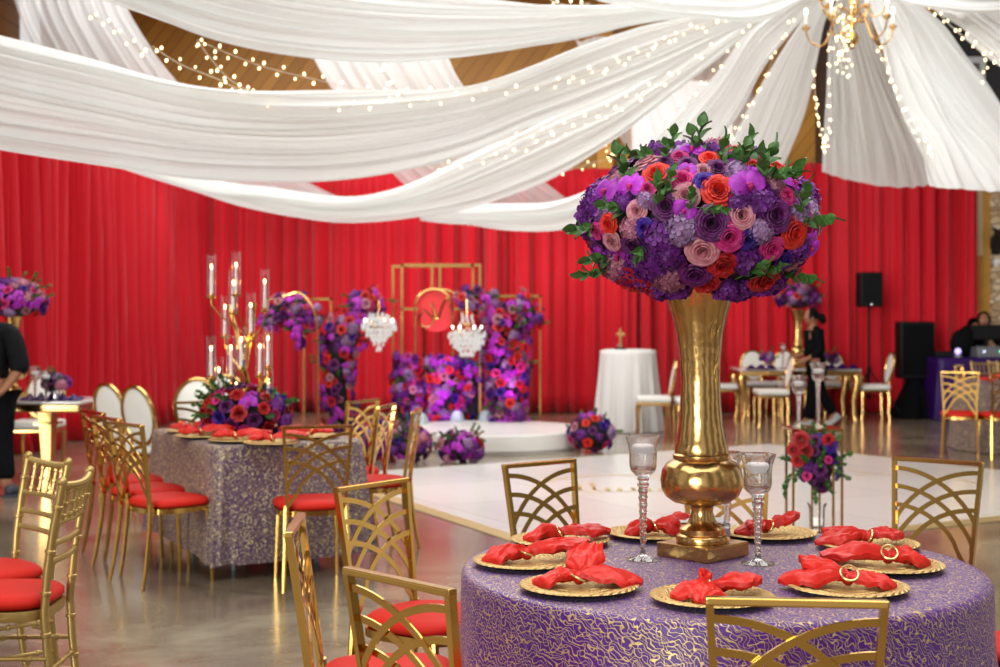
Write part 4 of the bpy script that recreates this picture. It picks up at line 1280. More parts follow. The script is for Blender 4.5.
small_frame('f', 'gold rectangular frame at the left of the stage, behind the candelabra', 17.4, [268, 300, 331], 299)
ar = thing('arch_stand', 'slim gold arch curving over at the left of the floral arch', 'stand', (Xp(305, 16.6), 16.6, 0))
mb = MB(); p0 = [W(283, 297, 16.6), W(298, 293, 16.6), W(309, 302, 16.6), W(316, 320, 16.6), W(318, 345, 16.6), W(318, 400, 16.6), Vector((Xp(318, 16.6), 16.6, 0))]
mb.tube([crom(p0, i / 36) - ar.location for i in range(37)], .016, 8); obj('arch_tube', mb, M['gold'], ar)
mb = MB(); mb.box((Xp(318, 16.6) - ar.location.x, 0, .01), (.3, .25, .02)); obj('foot', mb, M['gold'], ar)

# ---- floral columns
GMIX = [('rose', 'red'), ('rose', 'pink'), ('rose', 'purple'), ('rose', 'purple'), ('rose', 'blue'), ('peony', 'deepred'), ('peony', 'deepred'), ('orchid', 'orchid'), ('orchid', 'orchid'), ('orchid', 'orchid'),
        ('hydrangea', 'hyd'), ('hydrangea', 'hyd'), ('rose', 'mauve'), ('hydrangea', 'lav')]
def garland(name, label, pts, rad, n, fr_, seed, cat='flower garland', mix=GMIX, group=None):
    rr = random.Random(seed)
    pts = [Vector(p) for p in pts]
    org = Vector((pts[0].x, pts[0].y, 0)) if pts[0].z < .3 else pts[0].copy()
    root = thing(name, label, cat, org, 0, group)
    lp = [p - org for p in pts]
    mb = MB(); K = 24
    cp = [crom(lp, i / K) for i in range(K + 1)]
    rs = [lerp(rad[min(int(t * (len(rad) - 1)), len(rad) - 2)], rad[min(int(t * (len(rad) - 1)), len(rad) - 2) + 1], (t * (len(rad) - 1)) % 1 if t < 1 else 1) for t in [i / K for i in range(K + 1)]]
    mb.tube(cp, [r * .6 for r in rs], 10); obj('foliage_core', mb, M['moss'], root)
    for i in range(n):
        t = (i + rr.random()) / n
        p = crom(lp, t); q_ = crom(lp, min(1, t + .02)) - crom(lp, max(0, t - .02))
        if q_.length < 1e-5: q_ = Vector((0, 0, 1))
        q_.normalize()
        r = rs[int(t * K)]
        a = rr.uniform(0, 2 * PI) if rr.random() < .35 else rr.gauss(0, .9)
        side = Vector((0, -1, 0)) - q_ * (-q_.y)
        if side.length < .05: side = q_.orthogonal()
        side.normalize(); ot = q_.cross(side)
        d = side * math.cos(a) + ot * math.sin(a)
        kind, c = rr.choice(mix)
        bloom(root, kind, c, p + d * r * rr.uniform(.75, 1.1), d + Vector((rr.uniform(-.3, .3), 0, rr.uniform(-.3, .3))), fr_ * rr.uniform(.7, 1.2), rr, True)
    for i in range(max(4, n // 12)):
        t = rr.random(); p = crom(lp, t); a = rr.uniform(-1.6, 1.6); d = Vector((math.sin(a), -math.cos(a), rr.uniform(-.2, .6)))
        sprig(root, p + d * rs[int(t * K)] * .8, d, fr_ * 1.9, rr, wide=True)
    return root
YA = 17.0
s_ = YA / F
garland('floral_arch', 'curved column of purple and red flowers at the left, bending over a crystal chandelier', [W(343, 434.5, YA), W(338, 405, YA), W(336, 375, YA), W(343, 345, YA), W(354, 322, YA), W(368, 305, YA), W(380, 299, YA)],
        [.2, .2, .24, .27, .25, .18, .1], 210, .068, 21)
garland('floral_spray', 'purple floral cluster with trailing orchids hung from the left gold frame', [W(268, 328, YA + .3), W(280, 312, YA + .3), W(295, 308, YA + .3), W(308, 316, YA + .3), W(313, 330, YA + .3)],
        [.14, .2, .22, .2, .1], 95, .06, 22)
garland('floral_spray', 'orchids trailing below the hanging purple cluster at the left frame', [W(290, 322, YA + .15), W(298, 335, YA + .15), W(301, 348, YA + .15)], [.12, .1, .04], 14, .06, 23, mix=[('orchid', 'orchid')])
garland('floral_column', 'tall column of purple and red flowers at the right of the stage', [W(508, 434, YA), W(508, 405, YA), W(506, 370, YA), W(504, 345, YA), W(503, 320, YA), W(503, 302, YA)],
        [.24, .26, .28, .3, .33, .22], 240, .068, 24)
garland('floral_spray', 'arm of flowers reaching left from the right column over the lit chandelier', [W(493, 308, YA), W(480, 300, YA), W(468, 296, YA), W(460, 303, YA)], [.18, .16, .13, .1], 34, .06, 25)
garland('floral_spray', 'short arm of flowers reaching right from the right column', [W(515, 305, YA), W(527, 312, YA), W(533, 328, YA)], [.2, .18, .1], 34, .06, 26)
YB = 17.42
garland('floral_column', 'low flower column at the left behind the stage, below the gold frame', [W(407, 431, YB), W(407, 400, YB), W(408, 375, YB), W(411, 356, YB)], [.19, .19, .19, .17], 130, .066, 27)
garland('floral_column', 'middle flower column behind the stage, washed by a violet spotlight', [W(443, 431, YB), W(443, 400, YB), W(444, 375, YB), W(446, 358, YB)], [.26, .27, .26, .2], 150, .066, 28,
        mix=[('orchid', 'orchid'), ('orchid', 'orchid'), ('orchid', 'orchid'), ('hydrangea', 'hyd'), ('rose', 'red'), ('rose', 'mauve'), ('rose', 'pink'), ('rose', 'blue'), ('hydrangea', 'lav')])
garland('floral_column', 'flower column between the spotlit column and the tall right column', [W(472, 431, YB + .05), W(472, 400, YB + .05), W(470, 375, YB + .05), W(468, 362, YB + .05)], [.16, .17, .16, .12], 90, .06, 29)
# ground bouquets at the stage
GB = 'flower mounds on the floor around the round stage'
for (px, py, r, h, lab, sd) in [(409, 462, .24, .2, 'second mound from the left', 31), (460, 462, .23, .17, 'in front of the stage, next to its front face', 32), (592, 452, .25, .22, 'at the right end of the stage', 33), (378, 459, .16, .2, 'farthest left, behind the edge-on chairs', 34)]:
    Y = gnd(py)
    bouquet('floral_mound', 'floor mound of flowers ' + lab, 'flower arrangement', (Xp(px, Y), Y, h * .9), r, r * .8, h, 40, .062, sd, 10, GB, -.75)
# three frosted dome lights on the stage
for i, (px, py, lab) in enumerate([(423, 421, 'left of three'), (457.5, 420, 'middle of three'), (486, 419, 'right of three')]):
    Y = (CAMZ - .215) * F / (py - HOR)
    Y = min(Y, SY + 1.0)
    o = MB(); w = .085
    o.lathe([(0, 0), (w, 0), (w, .02), (w * .98, .04), (w * .82, .08), (w * .74, .1), (w * .35, .125), (0, .13)], 6)
    q_ = obj('stage_uplight', o, M['dome'], None, False); q_.location = (Xp(px, Y), min(Y, math.sqrt(max(0, (SR - .1) ** 2 - (Xp(px, Y) - SX) ** 2)) + SY), .214)
    tag(q_, 'small faceted white light on the stage back rim, ' + lab, 'light', 'small white lights on the stage')
# crystal chandeliers of the backdrop
def crystal_chandelier(px, top, bot, Y, w, label, hook, tiers_):
    cz = Zat(lerp(top, bot, .45), Y)
    root = thing('crystal_chandelier', label, 'chandelier', (Xp(px, Y), Y, cz))
    s1 = Y / F
    H = (bot - top) * s1
    rr = random.Random(int(px))
    tiers = tiers_
    mb = MB(); mb.tube([(0, 0, H * .2), (0, 0, hook - cz)], .006, 6); obj('chain', mb, M['gold'], root)
    mb = MB(); mb.lathe([(0, H * .35), (w * .25, H * .33), (w * .3, H * .3), (w * .06, H * .26), (w * .06, H * .1), (0, H * .1)], 16)
    for k in range(6):
        a = k * PI / 3
        mb.tube([(0, 0, H * .12), (w * .5 * math.cos(a), w * .5 * math.sin(a), -H * .02), (w * .8 * math.cos(a), w * .8 * math.sin(a), H * .12), (w * .8 * math.cos(a), w * .8 * math.sin(a), H * .2)], .007, 6)
    obj('frame', mb, M['gold'], root)
    mb = MB()
    for (f, z) in tiers:
        n = max(5, int(22 * f))
        for i in range(n):
            a = 2 * PI * i / n + z
            r = w * f
            q7 = rr.uniform(.6, 1.15); mb.ball((r * math.cos(a), r * math.sin(a), z * H + rr.uniform(-.03, .03)), (.018 * q7, .018 * q7, .03 * q7), 6, 4)
            if f > .4: mb.ball((r * .75 * math.cos(a + .2), r * .75 * math.sin(a + .2), z * H - .03), (.018, .018, .03), 6, 4)
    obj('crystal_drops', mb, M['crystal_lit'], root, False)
    for k in range(6):
        a = k * PI / 3
        mb = MB(); mb.ball((w * .8 * math.cos(a), w * .8 * math.sin(a), H * .24), (.009, .009, .02), 8, 6); obj('candle_bulb', mb, M['candlebulb'], root)
    return root
crystal_chandelier(379, 312, 351, 16.6, .2, 'lit crystal chandelier hanging from the tip of the left floral arch', Zat(300, 16.6), [(.6, .32), (.92, .2), (1, .05), (.72, -.08), (.5, -.2), (.3, -.33), (.12, -.46)])
crystal_chandelier(467, 318, 361, 16.5, .215, 'lit crystal chandelier hanging before the right flower arm, under the gold frame', Zat(299, 16.5), [(.3, .5), (.36, .36), (.7, .14), (1, .04), (.92, -.08), (.7, -.2), (.45, -.34)])

# ================================================================== COCKTAIL TABLE
CT = (Xp(628, 18.0), 18.0)
mb = MB()
def ct(u, v):
    a = 2 * PI * u; r0 = .35
    if v < .2: return (r0 * v / .2 * math.cos(a), r0 * v / .2 * math.sin(a), 1.06)
    t = (v - .2) / .8
    f = math.sin(a * 14 + math.sin(3 * a)) * .7 + .3 * math.sin(a * 23)
    r = r0 + .008 + t * (.09 + .036 * f)
    return (r * math.cos(a), r * math.sin(a), lerp(1.055, .012, t))
mb.grid(ct, 200, 24, True)
o = obj('draped_table', mb, M['linen'], None, True, 180); o.location = (CT[0], CT[1], 0); tag(o, 'round cocktail table covered to the floor with white linen', 'table')
st = thing('cross_statue', 'small golden cross statue on a black base on the white cocktail table', 'statue', (Xp(620.5, 17.95), 17.95, 1.062))
mb = MB(); mb.lathe([(0, 0), (.075, 0), (.075, .018), (0, .02)], 24); obj('base', mb, M['black'], st)
gb = mat('aged_bronze_gold', srgb(176, 128, 78), .4, .5, var=.25, vscale=30)
mb = MB()
mb.tube([(0, 0, .018), (0, 0, .08), (0, 0, .16), (0, 0, .24), (0, 0, .27)], [.03, .022, .02, .022, .012], 10)
mb.tube([(-.06, 0, .19), (-.045, 0, .19), (0, 0, .19), (.045, 0, .19), (.06, 0, .19)], [.012, .026, .022, .026, .012], 10)
obj('cross', mb, gb, st)
mb = MB(); mb.ball((-.035, -.02, .045), (.02, .02, .028), 10, 8); obj('rosebud', mb, P['dusty'], st)

# ================================================================== RIGHT SWEETHEART TABLE
def leg_table(name, label, loc, rz, w, d, h, group=None, pedestal=False):
    root = thing('banquet_table', label, 'table', loc, rz, group)
    mb = MB(); mb.box((0, 0, h - .012), (w, d, .024), bev=.006); obj('tabletop', mb, mat('mirror_top', srgb(226, 218, 214), .12, .1), root)
    mb = MB()
    mb.box((0, 0, h - .06), (w - .03, d - .03, .07), bev=.012); obj('apron', mb, M['gold'], root)
    if pedestal:
        for sx in (-1, 1):
            mb = MB(); x = sx * (w / 2 - .42)
            for (a, b, z0, z1) in ((.12, .105, .55, h - .06), (.105, .07, .16, .55), (.07, .065, .0, .16)):
                mb.add([(x + i * q / 2, j * q * 1.6 / 2, z) for z, q in ((z0, b), (z1, a)) for j in (-1, 1) for i in (-1, 1)], [(0, 2, 3, 1), (4, 5, 7, 6), (0, 1, 5, 4), (2, 6, 7, 3), (0, 4, 6, 2), (1, 3, 7, 5)])
            mb.box((x, 0, .55), (.17, .25, .02))
            obj('leg', mb, M['gold'], root, False)
        return root
    for sx in (-1, 1):
        for sy in (-1, 1):
            mb = MB(); x, y = sx * (w / 2 - .09), sy * (d / 2 - .09)
            mb.tube([(x + sx * .02, y, h - .06), (x + sx * .05, y, h - .14), (x + sx * .03, y, h - .26), (x - sx * .01, y, h - .45), (x, y, .1), (x + sx * .02, y, .03), (x + sx * .02, y, 0)], [.07, .085, .065, .045, .035, .05, .055], 10)
            obj('leg', mb, M['gold'], root)
    return root
YT = 19.6
xa, xb = Xp(738, YT), Xp(860, YT)
leg_table('t', 'gold cabriole-legged banquet table at right, behind the walking woman', ((xa + xb) / 2, YT + .3, 0), 0, xb - xa, .8, .74)
tall = dup(vs_, (Xp(797.5, 20.0), 20.0, .741), None, 'tall brass vase on the far right gold table, behind the walking woman')
tall.rotation_euler = (0, 0, 0)
bouquet('floral_centerpiece', 'dome bouquet of pink and purple blooms on the far right brass vase', 'bouquet', (Xp(797.5, 20.0), 20.0, 1.77), .34, .34, .22, 74, .062, 41, 14)
def bud_vase(px, Y, z, label, seed):
    r0 = thing('bud_vase', 'silver vase under ' + label[6:], 'vase', (Xp(px, Y), Y, z))
    mb = MB(); mb.lathe([(0, 0), (.035, 0), (.04, .01), (.03, .05), (.045, .11), (.042, .11), (.0, .02)], 16); obj('body', mb, M['mirror'], r0)
    bouquet('flower_posy', label, 'bouquet', (Xp(px, Y), Y, z + .15), .1, .1, .08, 14, .05, seed, 4)
bud_vase(767, 19.7, .741, 'small blue and pink posy on the far table, left of vase', 51)
bud_vase(832, 19.7, .741, 'small blue and pink posy on the far table, right end', 52)
bud_vase(56, 12.1, .765, 'small red and blue posy on the left gold table', 53)
for (px, Y, z, h, lab) in [(783, 19.6, .741, .36, 'on the far right gold table, left of the woman'), (35, 12.1, .765, .3, 'on the left gold table, nearest the person in black'), (46, 12.0, .765, .27, 'on the left gold table, beside the small posy')]:
    g_, f = make_goblet(h); g_.location = (Xp(px, Y), Y, z); tag(g_, 'crystal goblet candle holder ' + lab, 'candle holder')
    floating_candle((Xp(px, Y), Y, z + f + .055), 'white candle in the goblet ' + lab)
def runner(x0, x1, Y, z, label, n, seed):
    rr = random.Random(seed)
    mb = MB()
    for k in range(n):
        x = lerp(x0, x1, (k + .5) / n)
        mb.grid(lambda u, v: (x + (u - .5) * (x1 - x0) / n * 1.0 + .0, Y + (v - .5) * .25, z + .008 + .045 * math.sin(PI * u) * math.sin(PI * v) * (1 + .5 * math.sin(7 * u + 5 * v + k))), 8, 8)
    o = obj('table_runner', mb, M['purple_cloth']); tag(o, label, 'cloth')
runner(Xp(812, 19.6) + .02, Xp(858, 19.6), 19.55, .741, 'purple satin cloths along the right half of the far right table', 4, 1)
runner(Xp(744, 19.6), Xp(775, 19.6), 19.5, .741, 'purple satin cloths along the left half of the far right table', 3, 2)
GO = 'white oval-back chairs with gold frames'
oval_chair(Xp(653, 17.1), 17.1, -1, .05, 'white oval-back chair beside the cocktail table, facing it', GO)
oval_chair(Xp(692, 16.9), 16.9, -1, 0, 'white oval-back chair mostly hidden behind the tall brass vase', GO)
oval_chair(Xp(727, 20.0), 20.0, 1, 0, 'white oval-back chair at the left end of the far right table', GO)
oval_chair(Xp(771, 18.6), 18.6, -1, 0, 'white oval-back chair seen side-on just left of the walking woman', GO)
oval_chair(Xp(758, 20.7), 20.75, .1, -1, 'white oval-back chair behind the far right table, left end', GO)
oval_chair(Xp(790, 20.7), 20.75, 0, -1, 'white oval-back chair behind the far right table, right behind the woman', GO)
oval_chair(Xp(836, 20.7), 20.75, 0, -1, 'white oval-back chair behind the far right table, right end', GO)
oval_chair(Xp(872, 19.9), 19.9, -1, 0, 'white oval-back chair at the right end of the far right table, by the speaker stand', GO)
# left gold table
leg_table('t', 'gold banquet table at far left, behind the person in black', (Xp(30, 12.2) - .35, 12.4, 0), R(-3), 1.75, .75, .765, None, True)
tall2 = dup(vs_, (Xp(13, 12.6), 12.6, .766), None, 'tall brass vase on the left gold table, mostly behind the person in black')
tall2.rotation_euler = (0, 0, 0)
bouquet('floral_centerpiece', 'dome bouquet of pink, red and purple blooms at the left edge', 'bouquet', (Xp(13, 12.6), 12.6, 1.64), .31, .31, .19, 84, .058, 43, 14)
runner(Xp(22, 12.15), Xp(82, 12.15), 12.15, .766, 'purple satin cloths along the left gold table', 5, 3)
oval_chair(Xp(33, 13.1), 13.2, 0, -1, 'white oval-back chair behind the left gold table, seat just visible', GO)
oval_chair(-2.98, 11.35, .6, .8, 'left of the two white oval-back chairs standing together left of the sequinned table', GO)
oval_chair(-2.65, 10.95, .6, .8, 'right of the two white oval-back chairs standing together left of the sequinned table', GO)
oval_chair(-2.58, 11.68, .1, -1, 'white oval-back chair behind the sequinned table, left of the candelabra', GO)
oval_chair(-2.5, 12.36, .0, -1, 'white oval-back chair half hidden by the flowers at the candelabra foot', GO)

# ================================================================== FLOWER STAND ON THE DANCE FLOOR EDGE
FX, FY = Xp(812, 9.3), 9.3
fs = thing('flower_stand', 'slim gold plinth stand holding flowers and two goblets, right of the tall vase', 'stand', (FX, FY, .024))
hz = .745
mb = MB(); mb.box((0, 0, hz - .012), (.34, .34, .016)); obj('top_plate', mb, M['chair_gold'], fs, False)
for sx, sy in ((-1, -1), (1, -1), (-1, 1), (1, 1)):
    mb = MB(); mb.box((sx * .16 + (.02 if sy > 0 else 0), sy * .16, hz / 2), (.016, .016, hz)); obj('post', mb, M['chair_gold'], fs, False)
for x in (-.015, .05):
    mb = MB(); mb.box((x, -.05 + x, (hz - .3) / 2), (.013, .013, hz - .3)); obj('inner_rod', mb, M['chair_gold'], fs, False)
mb = MB()
for sx in (-1, 1): rod(mb, (sx * .16, -.16, .01), (sx * .16, .16, .01), .006)
for sy in (-1, 1): rod(mb, (-.16, sy * .16, .01), (.16, sy * .16, .01), .006)
obj('base_frame', mb, M['chair_gold'], fs, False)
bb = bouquet('hanging_posy', 'cascading posy of red and purple flowers on the slim gold stand', 'bouquet', (FX + .0, FY - .16, .53), .13, .10, .19, 10, .055, 61, 20, None, -.9, [('rose', 'purple'), ('rose', 'blue'), ('rose', 'pink'), ('hydrangea', 'hyd')], False)
rr = random.Random(4)
for (px, py, k, c, r) in [(801, 440, 'peony', 'deepred', .06), (794, 450, 'peony', 'deepred', .05), (806, 451, 'peony', 'deepred', .05), (798, 461, 'peony', 'deepred', .045), (815, 441, 'rose', 'purple', .045), (828, 440, 'peony', 'deepred', .045),
                         (830, 446, 'rose', 'blue', .05), (814, 451, 'rose', 'purple', .04), (820, 470, 'rose', 'purple', .05), (807, 476, 'rose', 'pink', .035), (828, 460, 'rose', 'pink', .03)]:
    p = W(px, py, FY - .27) - Vector(bb.location)
    bloom(bb, k, c, p, Vector((p.x * 2, -.8, .2)), r * .9, rr)
for (px, py, dx, dz) in [(790, 475, -.5, -.9), (786, 482, -.3, -1), (838, 458, 1, .3), (835, 470, .8, -.4), (815, 488, 0, -1), (800, 468, -.4, -1), (818, 462, .3, .8), (808, 462, -.3, .3), (825, 480, .4, -1)]:
    p = W(px, py, FY - .25) - Vector(bb.location)
    sprig(bb, p - Vector((dx, 0, dz)) * .05, Vector((dx, -.4, dz)), .13, rr, wide=True)
for (x, h, lab) in [(-.085, .345, 'left and shorter goblet on the slim gold stand'), (.045, .43, 'right and taller goblet on the slim gold stand')]:
    g_, f = make_goblet(h); g_.location = (FX + x, FY + .02, .024 + hz - .003); tag(g_, 'crystal candle holder, ' + lab, 'candle holder', 'goblets on the slim gold stand')
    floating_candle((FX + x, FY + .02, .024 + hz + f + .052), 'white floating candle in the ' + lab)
g_ = thing('candle_glass', 'clear glass cup with a candle on the dance floor behind the gold stand', 'candle holder', (Xp(817, 9.75), 9.75, .024))
mb = MB(); mb.lathe([(0, 0), (.05, 0), (.05, .01), (.055, .14), (.07, .17), (.068, .17), (.051, .14), (.046, .012), (0, .012)], 24); obj('glass', mb, M['tubeglass'], g_)
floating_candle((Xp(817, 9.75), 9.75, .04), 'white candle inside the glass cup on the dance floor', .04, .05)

# ================================================================== SOUND CORNER
sp = thing('loudspeaker', 'black loudspeaker raised on a tripod against the red curtain', 'speaker', (Xp(869, 20.4), 20.4, Zat(307, 20.4)))
mb = MB(); mb.box((0, 0, .255), (.33, .3, .51), bev=.03); obj('cabinet', mb, M['black'], sp)
mb = MB(); mb.box((0, -.152, .27), (.27, .01, .4), bev=.004); obj('grille', mb, mat('speaker_grille', srgb(16, 15, 17), .6, spec=.2, bump=.8, bscale=300), sp)
mb = MB(); mb.ball((0, -.16, .035), (.02, .008, .02), 10, 8); obj('badge', mb, M['mirror'], sp)
ss = thing('speaker_stand', 'black tripod stand under the raised loudspeaker', 'stand', (Xp(869, 20.4), 20.4, 0))
zz = Zat(307, 20.4)
mb = MB(); mb.tube([(0, 0, .25), (0, 0, zz)], .02, 10); obj('pole', mb, M['black'], ss)
mb = MB(); mb.lathe([(.03, 0), (.035, .02), (.035, .06), (.03, .08)], 12, c=(0, 0, .66)); obj('collar', mb, M['black'], ss)
for k in range(3):
    a = R(90 + 120 * k)
    mb = MB(); mb.tube([(0, 0, .7), (.5 * math.cos(a), .5 * math.sin(a), .015)], .013, 8); mb.tube([(0, 0, .3), (.27 * math.cos(a), .27 * math.sin(a), .33)], .009, 6); obj('leg', mb, M['black'], ss)
sp2 = thing('loudspeaker', 'large black speaker panel low on a black-skirted stand beside the DJ table', 'speaker', (Xp(914.5, 20.3), 20.3, .575))
mb = MB(); mb.box((0, 0, .415), (.5, .32, .83), bev=.03); obj('cabinet', mb, M['black'], sp2)
mb = MB(); mb.box((0, -.162, .42), (.44, .01, .74), bev=.004); obj('grille', mb, M['black_cloth'], sp2)
o = MB()
o.grid(lambda u, v: (lerp(.10, .32 + .04 * math.sin(2 * PI * u * 5), v) * math.cos(2 * PI * u) * 1.1, lerp(.10, .3 + .04 * math.sin(2 * PI * u * 6), v) * math.sin(2 * PI * u), lerp(.57, .005, v)), 60, 12, True)
o.lathe([(0, .568), (.13, .568), (.13, .574), (0, .574)], 16)
q_ = obj('skirted_stand', o, M['black_cloth']); q_.location = (Xp(914.5, 20.3), 20.3, 0); tag(q_, 'black cloth-skirted stand flaring out under the large speaker panel', 'stand')
dj = thing('dj_table', 'long DJ table with a dark purple skirt in front of the stone wall', 'table', (Xp(977, 20.0), 20.0, 0))
mb = MB(); mb.box((0, 0, .88), (1.3, .7, .03)); obj('tabletop', mb, M['black'], dj)
mb = MB(); mb.grid(boxcloth(.66, .36, .898, .01, .05, 3, cusp=0), 150, 16, True); obj('skirt', mb, M['purple_cloth'], dj, True, 180)
# mixer, monitor, lamp, bags on the DJ table
zt_ = .9
def gear(name, label, cat, px, Y, dims, m_, extra=None):
    r0 = thing(name, label, cat, (Xp(px, Y), Y, zt_))
    mb = MB(); mb.box((0, 0, dims[2] / 2), dims, bev=.012); obj('case', mb, m_, r0)
    if extra: extra(r0, dims)
    return r0
def scr(r0, d):
    mb = MB(); mb.box((0, -d[1] / 2 - .003, d[2] / 2), (d[0] * .86, .004, d[2] * .7)); obj('screen', mb, mat('dark_screen', srgb(14, 12, 14), .25), r0)
def leds(r0, d):
    for k, (c, x) in enumerate([((.1, 1, .5, 1), .25), ((.5, .2, 1, 1), .38), ((.6, .7, 1, 1), -.3)]):
        mb = MB(); mb.ball((x * d[0], -d[1] / 2 - .004, d[2] * .6), .012, 8, 6); q = obj('indicator', mb, mat('led_' + 'abc'[k], c, emit=c, es=4), r0)
    mb = MB()
    for k in range(6): mb.lathe([(0, 0), (.012, 0), (.012, .02), (0, .02)], 8, c=(-d[0] * .35 + k * d[0] * .14, 0, d[2]))
    obj('knob_row', mb, M['grey'], r0)
gear('mixer', 'grey sound mixer with small coloured lights on the DJ table', 'mixer', 988, 19.85, (.42, .4, .14), M['grey'], leds)
gear('flight_case', 'small black equipment case at the left end of the DJ table', 'case', 943, 19.95, (.3, .3, .08), M['black'])
r0 = gear('monitor', 'flat dark monitor facing the hall above the DJ table', 'screen', 986, 20.1, (.44, .05, .22), M['black'], scr)
r0.location.z = 1.14
mb = MB(); mb.box((0, 0, -.12), (.05, .04, .24)); mb.box((0, 0, -.235), (.25, .16, .012)); obj('stand', mb, M['black'], r0, False)
hp = thing('moving_head_light', 'pale violet light head on the DJ table front, by the purple skirt', 'light', (Xp(958, 19.75), 19.75, zt_))
mb = MB(); mb.lathe([(0, 0), (.06, 0), (.06, .03), (.03, .04), (0, .04)], 16); obj('base', mb, M['grey'], hp)
mb = MB(); mb.ball((0, 0, .085), (.045, .045, .045), 12, 8); obj('lens', mb, mat('lens', (.6, .5, 1, 1), .2, emit=(.5, .4, 1, 1), es=1.5), hp)

# ---- stone wall ornament
wm = thing('wall_mount', 'dark mounted animal head on the stone wall at the right edge', 'wall ornament', (Xp(995, FW), FW, Zat(243, FW)))
mb = MB(); mb.lathe([(0, 0), (.11, 0), (.12, .015), (.10, .03), (0, .03)], 20, M=Matrix.Rotation(R(90), 4, 'X')); obj('plaque', mb, M['wood_dark'], wm)
mb = MB(); mb.tube([(0, -.03, -.16), (0, -.1, -.02), (0, -.18, .1), (-.05, -.3, .13), (-.09, -.36, .08)], [.07, .1, .09, .07, .03], 12); obj('head', mb, mat('dark_brown_fur', srgb(40, 28, 24), .9, var=.3), wm)
mb = MB()
for s2 in (-1, 1): mb.tube([(s2 * .03, -.18, .17), (s2 * .1, -.17, .24)], [.035, .008], 8)
obj('ears', mb, M['black'], wm)
o = MB(); o.box((0, -.04, 0), (.12, .08, .08), bev=.02); o.lathe([(0, 0), (.03, 0), (.035, .04), (0, .05)], 12, c=(-.02, -.05, -.08)); q_ = obj('wall_sensor', o, M['white']); q_.location = (Xp(996, FW), FW, Zat(262, FW)); tag(q_, 'small white sensor box on the stone wall below the mounted head', 'sensor')
pf = thing('picture_frame', 'white-framed picture high on the black upper wall', 'picture', (Xp(972, FW), FW - .02, Zat(72, FW)), 0)
mb = MB(); mb.box((0, -.02, 0), (.38, .04, .46), bev=.008); obj('frame', mb, mat('silver_frame', srgb(190, 190, 192), .4), pf)
mb = MB(); mb.box((0, -.043, 0), (.2, .004, .26)); obj('picture', mb, mat('grey_print', srgb(90, 86, 84), .6, var=.5, vscale=6), pf)

# ---- right-hand table with chairs
RT = (Xp(1003, 15.6) + .2, 15.6)
mb = MB()
mb.grid(lambda u, v: (lambda a, r, z: (r * math.cos(a), r * math.sin(a), z))(2 * PI * u, (.7 * v / .3 if v < .3 else .71 + (v - .3) / .7 * (.05 + .03 * math.sin(2 * PI * u * 12))), .765 if v < .3 else lerp(.76, .008, (v - .3) / .7)), 120, 20, True)
o = obj('draped_table', mb, M['sequin'], None, True, 180); o.location = (RT[0], RT[1], 0); tag(o, 'round table under a purple sequinned cloth at the right edge', 'table')
for i, (px, py) in enumerate([(987, 384), (999, 383)]):
    Y = F * (CAMZ - .78) / (py - HOR)
    napkin(Xp(px, 15.3 + .15 * i), 15.2 + .15 * i, .77, R(20 + 60 * i), ['coral red napkin on the right edge table, left one', 'coral red napkin on the right edge table, beside the picture edge'][i], 'napkins on the right edge table', 1.1, [(0, .16, .07, .05), (PI, .12, .06, .03)], 70 + i)
GR = 'gold chairs around the right edge table'
fan_chair(Xp(960, 14.55), 14.55, .35, 1, 'gold lattice-back chair with red seat before the right edge table', GR)
fan_chair(Xp(1010, 14.4), 14.4, .0, 1, 'gold lattice-back chair cut by the right edge, beside the purple sequinned table', GR)
fan_chair(Xp(958.5, 16.5), 16.5, 1, -.6, 'gold lattice-back chair behind the nearer right chair, by the DJ table', GR)
chiavari(Xp(984, 17.2), 17.2, .3, -1, 'pale gold chiavari chair behind the right edge table, left one', GR)
chiavari(Xp(1004, 17.3), 17.3, -.1, -1, 'pale gold chiavari chair behind the right edge table, at the picture edge', GR)

# ================================================================== HALL CHANDELIER
HX, HY = Xp(852, 12.5), 12.5
ch = thing('brass_chandelier', 'brass candle-arm chandelier hanging at the top where the white swags meet', 'chandelier', (HX, HY, Zat(50, HY)))
mb = MB(); mb.lathe([(0, 0), (.015, .01), (.02, .03), (.05, .06), (.062, .1), (.05, .14), (.02, .17), (.03, .2), (.02, .24), (.028, .3), (.016, .36), (.03, .45), (.016, .5), (.012, .9), (0, .9)], 24); obj('body', mb, M['gold'], ch)
for k in range(10):
    lev = k % 2; a = 2 * PI * k / 10 + .25
    r = .41 if lev == 0 else .3; zc = .2 if lev == 0 else .42
    c, s2 = math.cos(a), math.sin(a)
    mb = MB()
    p_ = [Vector((.02, 0, .22 + .1 * lev)), Vector((.12, 0, .30 + .1 * lev)), Vector((.17, 0, .22 + .1 * lev)), Vector((r * .62, 0, zc - .14)), Vector((r * .9, 0, zc - .1)), Vector((r, 0, zc))]
    mb.tube([Matrix.Rotation(a, 3, 'Z') @ crom(p_, i / 22) for i in range(23)], .0085, 7); am = obj('arm', mb, M['gold'], ch)
    mb = MB(); mb.lathe([(0, 0), (.012, 0), (.042, .035), (.04, .036), (.012, .02), (.012, .06), (0, .06)], 16, c=(r * c, r * s2, zc)); obj('drip_cup', mb, M['gold'], am)
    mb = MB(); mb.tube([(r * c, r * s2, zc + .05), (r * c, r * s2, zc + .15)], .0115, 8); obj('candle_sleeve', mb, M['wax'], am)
    mb = MB(); mb.ball((r * c, r * s2, zc + .175), (.014, .014, .032), 8, 7); obj('candle_bulb', mb, M['candlebulb'], am)
mb = MB(); mb.tube([(0, 0, .9), (0, 0, 7.6 - ch.location.z)], .01, 6); obj('chain', mb, M['gold'], ch)

